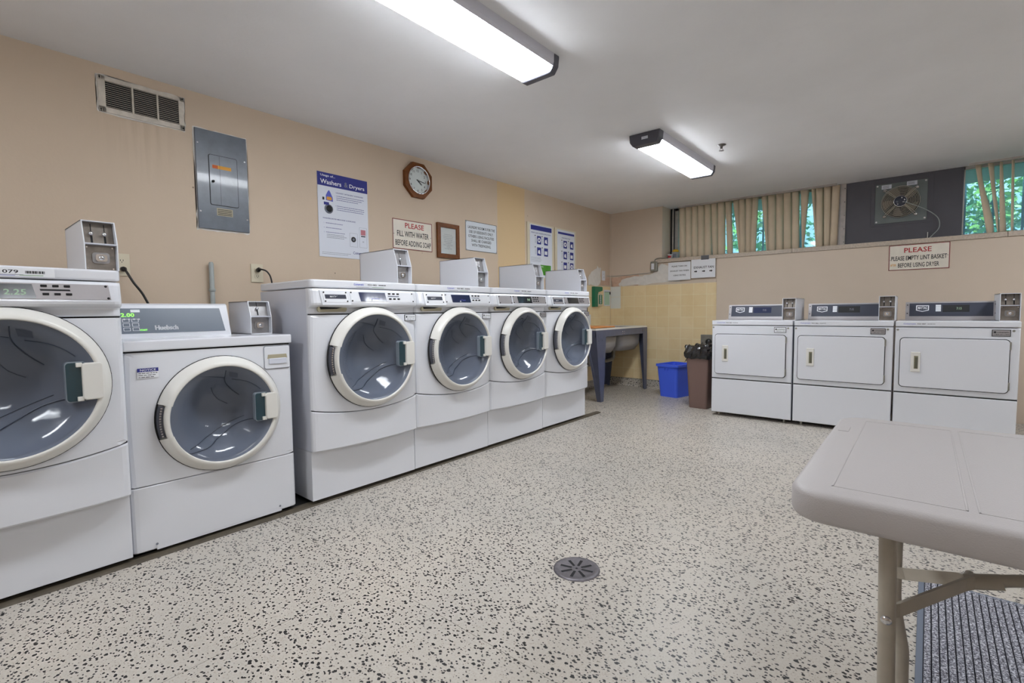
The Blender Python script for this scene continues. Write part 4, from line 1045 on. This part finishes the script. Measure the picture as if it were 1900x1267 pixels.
def huebsch():
    t = thing('front_load_washer', 'lower front load washer with grey rear console and blue NOTICE label', 'washing machine', (.858, .492, 0), LR)
    W = .688; DEP = .60
    b = MB(); bowpanel(b, W, lambda x: .030, lambda x: .305, .004, 0, .03, M_enam, edge=.004); b.box(.08, W - .08, -.003, .02, .026, .05, M_enam)
    for x in (.08, .60): b.disc((x, -.0045, .052), .005, 'y', M_greyp, 10)
    b.build('lower_panel', t)
    b = MB()
    for x in (0, W - .004): b.box(x, x + .004, .02, DEP, .03, .872, M_enam2)
    b.box(0, W, DEP - .004, DEP, .03, .872, M_enam2); b.box(0, W, .02, DEP, .03, .035, M_enam2)
    for x in (.04, W - .08):
        for y in (.05, DEP - .09): b.box(x, x + .04, y, y + .04, 0, .03, M_dark)
    b.build('cabinet', t)
    MB().box(.004, W - .004, .012, .03, .28, .34, M_dark).build('panel_gap', t); MB().box(.004, W - .004, .012, .03, .84, .88, M_dark).build('panel_gap', t)
    b = MB(); yf = holepanel(b, W, lambda x: .309, lambda x: .868, .004, 0, M_enam, (.357, .571), .238); b.build('front_panel', t)
    porthole(t, .357, .571, -.004, R=.259, Rg=.217, pro=.05)
    b = MB().box(0, W, -.012, DEP, .875, .918, M_enam, bev=.006, seg=3); b.build('top_lid', t)
    # pull (upper right)
    q = MB().prism(rrect(.553, .677, .752, .862, .008), 'y', -.007, 0, M_enam, bev=.002, seg=1)
    q.prism(rrect(.551, .679, .750, .864, .009), 'y', -.0050, -.001, M_greyp)
    q.prism([(.570, .822), (.66, .822), (.664, .802), (.566, .802)], 'y', -.0082, -.006, M_pocket)
    q.prism(rrect(.572, .660, .775, .803, .004), 'y', -.012, -.006, M_enam2, bev=.002, seg=1); q.build('dispenser_drawer', t)
    # console
    y0 = .285
    sec = [(y0, .918), (y0 + .052, 1.070), (y0 + .065, 1.078), (y0 + .14, 1.072), (y0 + .20, .918)]
    b = MB().prism([(y, z) for y, z in sec], 'x', .004, .515, M_enam); con = b.build('console', t)
    def on(x, u, off=.0015): # u 0..1 up the face
        return (x, y0 + .052 * u - off, .918 + .152 * u)
    b = MB(); b.add([on(.008, .14), on(.490, .14), on(.478, .90), on(.008, .90)], [(0, 1, 2, 3)], M_slate); b.build('control_panel', con)
    def tt(b, s_, x, u, h_, m, w_):
        V, Fs, dim = text_mesh(s_); b.add([on(x + v.x * w_ / dim[0], u + v.y * h_ / dim[1] / .152, .0024) for v in V], Fs, m)
    b = MB(); tt(b, '2.00', .092, .70, .017, M_ledg, .05); tt(b, 'Huebsch', .235, .30, .022, M_whitep, .092); tt(b, 'Huebsch', .2364, .30, .022, M_whitep, .092); tt(b, 'Huebsch', .2378, .303, .022, M_whitep, .092)
    for k in range(3):
        for j in range(2):
            x = .07 + j * .034; u = .22 + k * .13
            for q in ((x, x + .026, u, u + .01), (x, x + .026, u + .09, u + .10), (x, x + .002, u, u + .1), (x + .024, x + .026, u, u + .1)):
                b.add([on(q[0], q[2], .002), on(q[1], q[2], .002), on(q[1], q[3], .002), on(q[0], q[3], .002)], [(0, 1, 2, 3)], M_whitep)
    for k in range(4): tt(b, 'o', .078 + k * .018, .57, .007, M_whitep, .008)
    b.add([on(.105, .78, .002), on(.14, .78, .002), on(.14, .86, .002), on(.105, .86, .002)], [(0, 1, 2, 3)], M_whitep)
    tt(b, 'START', .145, .24, .007, M_ledg, .028)
    b.build('panel_printing', con)
    b = MB().box(.045, .118, -.0056, -.0040, .788, .803, M_bluep); b.text('NOTICE', .082, .7955, .009, M_whitep, -.0059, .055)
    b.box(.045, .118, -.0050, -.0040, .762, .788, M_whitep); lines(b, .048, .114, .782, 3, .008, M_blackp, -.0051, .0025, seed=3); b.build('notice_label', t)
    coin_box(t, .580, .203, .918, .108, .28, .172, 1, M_steel, hl=.092, fs=.030)
huebsch()

def dryer(label, x, n, number, badge):
    t = thing('dryer', label, 'dryer', (x, 4.846, 0), 0, 'dryers against the far wall')
    W = .683; DEP = .72
    b = MB().box(0, W, .004, DEP, .035, .868, M_enam2, bev=.002)
    for xx in (.04, W - .08):
        for y in (.03, DEP - .09): b.lathe([(.012, 0), (.012, .035)], (xx + .02, y + .02, 0), 'z', M_galv, 10)
    b.build('cabinet', t)
    MB().box(0.001, W - .001, -.004, .012, .035, .358, M_enam, bev=.006).build('lower_panel', t)
    MB().box(0.001, W - .001, -.004, .012, .366, .864, M_enam, bev=.006).build('front_panel', t)
    MB().box(.002, W - .002, .001, .008, .355, .369, M_dark).build('panel_gap', t)
    b = MB()
    for xx in (.014, .648):
        b.disc((xx, -.004, .848), .008, 'y', M_galv, 10, .002)
    b.build('screws', t)
    MB().prism(rrect(.028, .636, .405, .789, .028), 'y', -.0062, -.003, M_dark).build('door_gap', t)
    d = MB().prism(rrect(.033, .631, .410, .784, .024), 'y', -.018, -.004, M_enam, bev=.003, seg=2).build('door', t)
    q = MB()
    x0, x1, z0, z1 = .098, .155, .528, .680
    q.box(x0, x1, -.0245, -.017, z0, z1, M_cream, bev=.003, seg=1)
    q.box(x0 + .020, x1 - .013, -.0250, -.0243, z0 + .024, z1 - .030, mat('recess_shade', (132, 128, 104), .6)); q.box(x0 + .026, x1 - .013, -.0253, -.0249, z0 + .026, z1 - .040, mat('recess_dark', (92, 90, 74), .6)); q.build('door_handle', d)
    for zz in (.43, .715): MB().tube([(.634, -.012, zz), (.634, -.012, zz + .055)], .006, M_galv, 8).build('hinge', d)
    MB().box(0, W, -.008, DEP, .872, .914, M_enam, bev=.005, seg=2).build('top_lid', t)
    b = MB(); b.text('Coinamatic', .085, .894, .009, M_blue2, -.0086, .075); b.text(number, .155, .893, .009, M_blackp, -.0086, .05); barcode(b, .188, .893, .045, .004, -.0083); b.build('number_label', t)
    b = MB().box(.538, .634, -.0065, -.004, .808, .856, M_blackp); b.box(.542, .630, -.0070, -.0064, .812, .852, badge)
    b.lathe([(0, -.0003), (.007, -.0003)], (.554, -.0071, .838), 'y', M_blackp, 10); b.text('coinamatic', .594, .838, .010, M_blackp, -.0075, .062); b.text('1-800-561-1972', .588, .822, .007, M_blackp, -.0075, .075); b.build('service_badge', t)
    y0 = .335
    sec = [(y0, .914), (y0, .925), (y0 + .030, 1.062), (y0 + .20, 1.062), (y0 + .22, .914)]
    con = MB().prism(sec, 'x', .048, .590, M_silver).build('console', t)
    def on(xx, u, off=.0015): return (xx, y0 + .030 * u - off, .925 + .137 * u)
    def quad(b, xa, xb, ua, ub, m, off=.0015): b.add([on(xa, ua, off), on(xb, ua, off), on(xb, ub, off), on(xa, ub, off)], [(0, 1, 2, 3)], m)
    b = MB(); quad(b, .073, .568, .16, .92, M_navyp)
    for xx in (.060, .580):
        for u in (.3, .8): b.add([on(xx - .004, u, .002), on(xx + .004, u, .002), on(xx + .004, u + .05, .002), on(xx - .004, u + .05, .002)], [(0, 1, 2, 3)], M_dark)
    b.build('control_panel', con)
    b = MB()
    ring = [(-.040, .80), (.040, .80), (.040, .50), (0, .42), (-.040, .50)]; c = .155
    inner = [(-.034, .76), (.034, .76), (.034, .53), (0, .46), (-.034, .53)]
    b.add([on(c + p, u, .002) for p, u in ring] + [on(c + p, u, .002) for p, u in inner], [(k, (k + 1) % 5, 5 + (k + 1) % 5, 5 + k) for k in range(5)], M_whitep)
    V, Fs, dim = text_mesh('MAYTAG'); b.add([on(c + v.x * .056 / dim[0], .65 + v.y * .022 / dim[1] / .137, .0022) for v in V], Fs, M_whitep)
    b.build('maker_badge', con); b = MB()
    quad(b, .236, .268, .44, .82, M_whitep, .002)
    for k in range(3): quad(b, .236, .268, .52 + k * .1, .535 + k * .1, M_greyp, .0024)
    quad(b, .278, .435, .40, .80, M_lcdk if n else M_lcd, .002)
    V, Fs, dim = text_mesh('7:15'); b.add([on(.375 + v.x * .03 / dim[0], .6 + v.y * .018 / dim[1] / .137, .0026) for v in V], Fs, M_ledw if n == 2 else M_greyp)
    b.build('keypad_display', con)
    coin_box(t, .580, .085, .914, .106, .40, .198, 2, M_facep, hl=.112, fs=.012)
dryer('dryer beside the brown bin, leftmost of three, with a white service badge', 1.770, 0, '933 085', M_whitep)
dryer('middle one of the three dryers, standing between the other two', 1.770 + .695, 1, '933 086', M_silver)
dryer('dryer directly under the lint basket sign, rightmost of three', 1.770 + 1.39, 2, '933 087', M_silver)

# ------------------------------------------------------------------ sink
t = thing('laundry_sink', 'two-bowl laundry sink on dark grey splayed steel legs in the corner', 'sink', (.02, 4.66, 0))
SW, SL, ST = .575, 1.29, .82        # x width, y length, top height
b = MB(); b.box(0, SW, 0, SL, ST - .02, ST, M_sinkt, bev=.004) if False else None
# rim with two openings
def frame_rect(b, x0, x1, y0, y1, hx0, hx1, hy, z0, z1, m):
    ys = [y0] + [v for h in hy for v in h] + [y1]
    b.box(x0, hx0, y0, y1, z0, z1, m); b.box(hx1, x1, y0, y1, z0, z1, m)
    for i in range(0, len(ys), 2): b.box(hx0, hx1, ys[i], ys[i + 1], z0, z1, m)
hy = ((.06, .61), (.68, 1.23))
frame_rect(b, 0, SW, 0, SL, .06, SW - .05, hy, ST - .018, ST, M_sinkt); b.build('rim', t)
for (ya, yc) in hy:
    b = MB(); top = rrect(.06, SW - .05, ya, yc, .05, 4); bot = rrect(.10, SW - .09, ya + .035, yc - .035, .10, 4); mid = rrect(.07, SW - .06, ya + .012, yc - .012, .07, 4)
    V = []
    for P_, z in ((top, ST - .01), (mid, ST - .22), (bot, ST - .29)): V += [(x, y, z) for x, y in P_]
    k = len(top); Fs = [(a * k + i, a * k + (i + 1) % k, (a + 1) * k + (i + 1) % k, (a + 1) * k + i) for a in range(2) for i in range(k)] + [tuple(range(2 * k, 3 * k))]
    o = b.add(V, Fs, M_sinkb, True).build('bowl', t); md = o.modifiers.new('s', 'SOLIDIFY'); md.thickness = .006
b = MB(); b.box(SW - .006, SW, 0, SL, ST - .095, ST - .018, M_sinkf); b.box(0, .006, 0, SL, ST - .095, ST - .018, M_sinkf); b.box(0, SW, 0, .006, ST - .095, ST - .018, M_sinkf); b.box(0, SW, SL - .006, SL, ST - .095, ST - .018, M_sinkf)
for dx in (-.02, .02):
    for dz in (.03, .055): b.lathe([(0, .003), (.005, .003), (.005, 0)], (SW, SL * .5 + dx, ST - .02 - dz), 'x', M_chrome, 8)
b.build('apron', t)
for sx_, sy_ in ((1, 0), (1, 1), (0, 0), (0, 1)):
    b = MB(); ex = SW + .002 if sx_ else -.002; ey = -.002 if sy_ == 0 else SL + .002
    dx = -1 if sx_ else 1; dy = 1 if sy_ == 0 else -1
    wt_, wb_ = .20, .06; off = .10 if sy_ == 0 else .0
    # angle section: two tapering plates meeting at the corner, foot drawn inwards
    fx = ex; fy = ey + dy * (.105 if sy_ == 0 else .01)
    yt1 = ey + dy * (.22 if sy_ == 0 else .12); yb1 = fy + dy * .06
    b.add([(ex, ey, ST - .02), (ex, yt1, ST - .02), (ex, yt1, ST - .12), (fx, yb1, 0), (fx, fy, 0)] , [(0, 1, 2, 3, 4)], M_sinkf)
    b.add([(ex, ey, ST - .02), (ex + dx * .12, ey, ST - .02), (ex + dx * .12, ey, ST - .12), (fx + dx * .045, fy, 0), (fx, fy, 0)], [(0, 1, 2, 3, 4)], M_sinkf)
    if sx_:
        for yy in (ey + dy * .05, ey + dy * .14): b.lathe([(0, .004), (.007, .004), (.007, 0)], (ex, yy, ST - .13 if sy_ == 0 else ST - .06), 'x', M_chrome, 8)
    o = b.build('leg', t); md = o.modifiers.new('s', 'SOLIDIFY'); md.thickness = .004
b = MB().tube(bez([(.28, .34, ST - .29), (.28, .34, ST - .40), (.28, .40, ST - .44), (.28, .56, ST - .44), (.28, .60, ST - .42)], 6), .022, M_galv, 10)
b.tube(bez([(.28, .95, ST - .29), (.28, .95, ST - .36), (.28, .90, ST - .42), (.28, .6, ST - .43)], 6), .022, M_galv, 10)
b.tube(bez([(.28, .45, ST - .44), (.24, .30, ST - .46), (.22, .25, ST - .56), (.20, .25, ST - .62), (.16, .25, ST - .64), (.12, .25, ST - .60), (.10, .25, ST - .52), (.02, .25, ST - .52)], 6), .022, M_galv, 10)
b.build('drain_pipe', t)
o = MB().prism(rrect(.08, .50, .10, .60, .03), 'z', 0, .016, M_orange, bev=.004).build('cutting_board', None, (.02, 4.66, ST)); tag(o, 'flat orange board lying on top of the laundry sink', 'board')

# ------------------------------------------------------------------ bins
def bin_mesh(b, w0, d0, w1, d1, h, m, th=.006, r=.03, lip=.012):
    L = [(w0 / 2, d0 / 2, 0), (w1 / 2, d1 / 2, h - .03), (w1 / 2 + lip, d1 / 2 + lip, h - .028), (w1 / 2 + lip, d1 / 2 + lip, h), (w1 / 2 - th, d1 / 2 - th, h), (w0 / 2 - th, d0 / 2 - th, .01)]
    V = []
    for a, c, z in L: V += [(x, y, z) for x, y in rrect(-a, a, -c, c, r, 4)]
    k = len(V) // len(L); Fs = [(a * k + i, a * k + (i + 1) % k, (a + 1) * k + (i + 1) % k, (a + 1) * k + i) for a in range(len(L) - 1) for i in range(k)]
    Fs += [tuple(range(k))[::-1], tuple(range((len(L) - 1) * k, len(L) * k))]
    b.add(V, Fs, m)
t = thing('recycling_bin', 'small open blue plastic recycling bin on the floor', 'bin', (1.083, 5.665, 0), math.radians(-12))
b = MB(); bin_mesh(b, .23, .28, .275, .345, .385, M_bin); b.build('body', t)
b = MB()
for x in (-.02, .02): b.prism([(x - .006, .345), (x + .006, .345), (x + .002, .315), (x - .002, .315)], 'y', -.186, -.178, M_bin)
b.build('rim_clips', t)
t = thing('trash_bin', 'tall brown waste bin lined with a black bag beside the dryers', 'bin', (1.572, 5.285, 0), math.radians(-3))
b = MB(); bin_mesh(b, .185, .44, .235, .50, .60, M_bin2, r=.02, lip=.004); b.build('body', t)
# bag folded over the rim
V = []; rnd = random.Random(5); Pn = rrect(-.5, .5, -.5, .5, .10, 4); Pq = []
for a_, c_ in zip(Pn, Pn[1:] + Pn[:1]):
    n_ = max(1, int(math.hypot(c_[0] - a_[0], c_[1] - a_[1]) / .085))
    for q_ in range(n_): Pq.append((a_[0] + (c_[0] - a_[0]) * q_ / n_, a_[1] + (c_[1] - a_[1]) * q_ / n_))
k = len(Pq); fold = [rnd.uniform(-1, 1) for _ in Pq]; fold2 = [rnd.uniform(-1, 1) for _ in Pq]
lv = [(.256, .518, .515), (.262, .53, .535), (.268, .54, .565), (.262, .53, .60), (.262, .52, .625), (.248, .50, .645), (.225, .48, .635), (.205, .46, .60), (.17, .42, .52), (.12, .3, .42)]
for i, (a, c, z) in enumerate(lv):
    am = (.5, 1, 1.1, 1, 1, 1.2, 1, .6, .5, .3)[i]
    for j, (u, v) in enumerate(Pq):
        f_ = fold[j] * .6 + fold2[(j + i * 2) % k] * .6 + rnd.uniform(-.5, .5)
        V.append((u * (a + .015 * am * f_), v * (c + .015 * am * f_), z + am * (.012 * fold2[j] + .004 * rnd.uniform(-1, 1))))
Fs = [(a * k + i, a * k + (i + 1) % k, (a + 1) * k + (i + 1) % k, (a + 1) * k + i) for a in range(len(lv) - 1) for i in range(k)] + [tuple(range((len(lv) - 1) * k, len(lv) * k))]
o = MB().add(V, Fs, M_bag, False).build('bin_liner', t)
MB().add([(-.13, -.10, .60), (-.13, -.02, .60), (-.175, -.03, .50), (-.20, -.10, .45), (-.185, -.13, .45), (-.15, -.13, .53)], [(0, 1, 2, 3, 4, 5)], M_bag).build('bag_flap', t)

# ------------------------------------------------------------------ floor drain
t = thing('floor_drain', 'round slotted metal drain set in the floor', 'drain', (2.306, 1.597, 0))
b = MB().lathe([(0, .003), (.072, .003), (.084, .006), (.090, .004), (.092, 0)], (0, 0, 0), 'z', M_drain, 40)
b.build('cover', t)
b = MB()
for k in range(8):
    a = PI / 4 * k + .25; c, s_ = math.cos(a), math.sin(a)
    q = [(.020, -.005), (.020, .005), (.066, .006), (.066, -.006)]
    b.add([(u * c - v * s_, u * s_ + v * c, .0036) for u, v in q], [(0, 1, 2, 3)], M_dark)
b.lathe([(0, .0037), (.005, .0037)], (0, 0, 0), 'z', M_dark, 10)
b.build('slots', t)

# ------------------------------------------------------------------ folding table
TX0, TX1, TY0, TY1, TZ = 3.17, 5.0, .858, 1.535, .74
t = thing('folding_table', 'beige plastic folding table cut by the right picture edge', 'table', (TX0, TY0, 0))
LX, LY = TX1 - TX0, TY1 - TY0
b = MB(); V = []; P0 = rrect(0, LX, 0, LY, .055, 8)
def inset(d, z):
    return [(min(max(x, 0), LX), y, z) for x, y in rrect(d, LX - d, d, LY - d, max(.055 - d * .6, .02), 8)]
Ls = [inset(.012, TZ - .050), inset(.003, TZ - .047), inset(0, TZ - .040), inset(0, TZ - .010), inset(.003, TZ - .003), inset(.010, TZ), ]
for L in Ls: V += L
k = len(P0); Fs = [(a * k + i, a * k + (i + 1) % k, (a + 1) * k + (i + 1) % k, (a + 1) * k + i) for a in range(len(Ls) - 1) for i in range(k)]
Fs += [tuple(range(k))[::-1], tuple(range((len(Ls) - 1) * k, len(Ls) * k))]
b.add(V, Fs, M_table, True)
b.build('tabletop', t)
# moulded ridges
b = MB()
def ridge(x0, x1, y0, y1): b.box(x0, x1, y0, y1, TZ - .002, TZ + .0007, M_table, bev=.0004, seg=1)
for xs0, xs1 in ((.055, .215), (.225, .40), (.41, .60), (.61, .80), (.81, 1.0)):
    for q in ((xs0, xs0 + .003, .05, LY - .05), (xs1 - .003, xs1, .05, LY - .05), (xs0, xs1, .05, .053), (xs0, xs1, LY - .053, LY - .05)): ridge(*q)
b.box(.015, .035, LY - .20, LY - .15, TZ - .001, TZ + .0012, M_table, bev=.0005)
b.build('moulded_ridges', t)
rx = lambda x: x - TX0; ry = lambda y: y - TY0
def leg(pts, r=.0125): return MB().tube([(rx(x), ry(y), z) for x, y, z in pts], r, M_tleg, 14)
leg([(3.294, 1.0, .70), (3.300, 1.0, .35), (3.305, 1.0, .012)]).build('leg', t)
leg([(3.297, 1.33, .70), (3.298, 1.33, .40), (3.300, 1.335, .36), (3.315, 1.36, .26), (3.318, 1.365, .012)]).build('leg', t)
b = MB().tube([(rx(3.305), ry(1.0), .06), (rx(3.318), ry(1.365), .06)], .0115, M_tleg, 10); b.build('leg_crossbar', t)
leg([(4.86, 1.0, .70), (4.86, 1.0, .012)]).build('leg', t); leg([(4.86, 1.38, .70), (4.86, 1.38, .012)]).build('leg', t)
MB().tube([(rx(4.86), ry(1.0), .06), (rx(4.86), ry(1.38), .06)], .0115, M_tleg, 10).build('leg_crossbar', t)
def strap(pts, w_, nm, m=M_tleg):
    b = MB(); V = []; n = len(pts)
    for i, p in enumerate(pts):
        p = Vector(p); d = (Vector(pts[min(i + 1, n - 1)]) - Vector(pts[max(i - 1, 0)])).normalized(); up = Vector((0, 0, 1)); side = d.cross(up).normalized(); u = side.cross(d).normalized()
        for a, c in ((-1, -1), (-1, 1), (1, 1), (1, -1)): V.append(p + side * a * .0025 + u * c * w_ / 2)
    Fs = [(i * 4 + j, i * 4 + (j + 1) % 4, (i + 1) * 4 + (j + 1) % 4, (i + 1) * 4 + j) for i in range(n - 1) for j in range(4)] + [(0, 1, 2, 3), (4 * n - 1, 4 * n - 2, 4 * n - 3, 4 * n - 4)]
    o = b.add([(rx(v.x), ry(v.y), v.z) for v in V], Fs, m).build(nm, t); return o
strap([(3.300, 1.010, .513), (3.312, 1.02, .516), (3.40, 1.165, .527), (3.412, 1.18, .528)], .024, 'brace')
strap([(3.300, 1.32, .449), (3.315, 1.315, .452), (3.395, 1.225, .508), (3.41, 1.205, .515)], .024, 'brace')
MB().tube([(rx(3.402), ry(1.19), .522), (rx(3.45), ry(1.19), .537)], .0135, M_tleg, 12).build('brace_collar', t)
MB().tube([(rx(3.44), ry(1.19), .536), (rx(3.62), ry(1.19), .60), (rx(3.80), ry(1.19), .69)], .0105, M_tleg, 10).build('brace_bar', t)
MB().lathe([(0, -.015), (.006, -.015), (.008, -.012)], (rx(3.297), ry(1.0), .507), 'y', M_chrome, 12).build('rivet', t)
MB().tube([(0, 0, 0), (0, .015, 0)], .007, M_tleg, 8).build('hinge_pin', t).location = (rx(3.408), ry(1.195), .53)

# ------------------------------------------------------------------ mat
t = thing('floor_mat', 'grey ribbed floor mat lying under the folding table', 'mat', (3.335, .75, 0), math.radians(-.3))
MW, ML = .95, 1.60
MB().prism(rrect(0, MW, 0, ML, .015), 'z', 0, .006, M_mate, bev=.002, seg=1).build('rubber_backing', t)
b = MB(); x = .018
while x < MW - .03: b.prism([(x, .005), (x + .0165, .005), (x + .0150, .011), (x + .0015, .011)], 'y', .02, ML - .02, M_mat); x += .0183
b.box(.016, MW - .018, .02, ML - .02, .005, .0063, M_rib)
b.build('ribbed_pile', t)

# ------------------------------------------------------------------ ceiling lights, sprinkler
def fixture(label, x, y, L=1.22, rot=0):
    t = thing('ceiling_light', label, 'ceiling light', (x, y, H), rot, 'rectangular ceiling light fixtures')
    w_ = .235; hh = .083
    sec = [(-w_ / 2, 0), (-w_ / 2 + .008, -.05), (-w_ / 2 + .03, -hh), (w_ / 2 - .03, -hh), (w_ / 2 - .008, -.05), (w_ / 2, 0)]
    MB().prism([(-w_ / 2 + .02, 0), (-w_ / 2 + .02, -.03), (w_ / 2 - .02, -.03), (w_ / 2 - .02, 0)], 'y', .03, L - .03, M_fixw).build('housing', t)
    V = []; n = 2
    q = [(-w_ / 2 + .012, -.054), (-w_ / 2 + .014, -.068), (-w_ / 2 + .028, -hh + .002), (w_ / 2 - .028, -hh + .002), (w_ / 2 - .014, -.068), (w_ / 2 - .012, -.054)]
    MB().prism(q, 'y', .035, L - .035, M_diff).build('diffuser', t)
    b = MB(); 
    for s_ in (-1, 1): b.prism([(s_ * (w_ / 2), 0), (s_ * (w_ / 2 - .002), -.04), (s_ * (w_ / 2 - .007), -.060), (s_ * (w_ / 2 - .013), -.056), (s_ * (w_ / 2 - .02), 0)], 'y', .03, L - .03, M_fixw)
    b.build('side_rail', t)
    sec2 = [(-w_ / 2 - .004, 0), (-w_ / 2 + .002, -.055), (-w_ / 2 + .026, -hh - .005), (w_ / 2 - .026, -hh - .005), (w_ / 2 - .002, -.055), (w_ / 2 + .004, 0)]
    for y0, cw in ((0, .075), (L - .045, .045)): MB().prism(sec2, 'y', y0, y0 + cw, M_fix, bev=.006, seg=2).build('end_cap', t)
    return t
fixture('near long ceiling light, cut by the top picture edge', 1.727, 2.245 - 1.30, 1.22)
f2 = fixture('far short-looking ceiling light beside the sprinkler head', 1.703, 3.47, 1.24)
MB().box(-.02, .03, -.001, 0, -.05, -.03, M_sheet).build('rating_sticker', f2)
fixture('added fill ceiling light behind the camera, left side', 1.72, -1.7, 1.22)  # added out of view, fills in light from behind the camera
fixture('added fill ceiling light over the right half of the room, far one', 4.6, 3.75, 1.22)  # added out of view to brighten the far wall and dryers
fixture('added fill ceiling light over the right half of the room, near one', 4.75, .3, 1.22)  # added out of view to even the light on the right
t = thing('sprinkler_head', 'small metal sprinkler head on the ceiling', 'sprinkler', (2.045, 4.15, H))
MB().lathe([(.034, 0), (.034, -.004), (.012, -.012), (.008, -.03), (0, -.03)], (0, 0, 0), 'z', mat('dark_chrome', (110, 106, 104), .3, metal=.7), 20).build('escutcheon', t)
b = MB().lathe([(0, -.036), (.02, -.034), (.02, -.032), (0, -.032)], (0, 0, -.014), 'z', M_steel, 16)
for s_ in (-1, 1): b.tube([(s_ * .008, 0, -.028), (s_ * .012, 0, -.038), (s_ * .004, 0, -.048)], .002, M_steel, 6)
b.build('deflector', t)
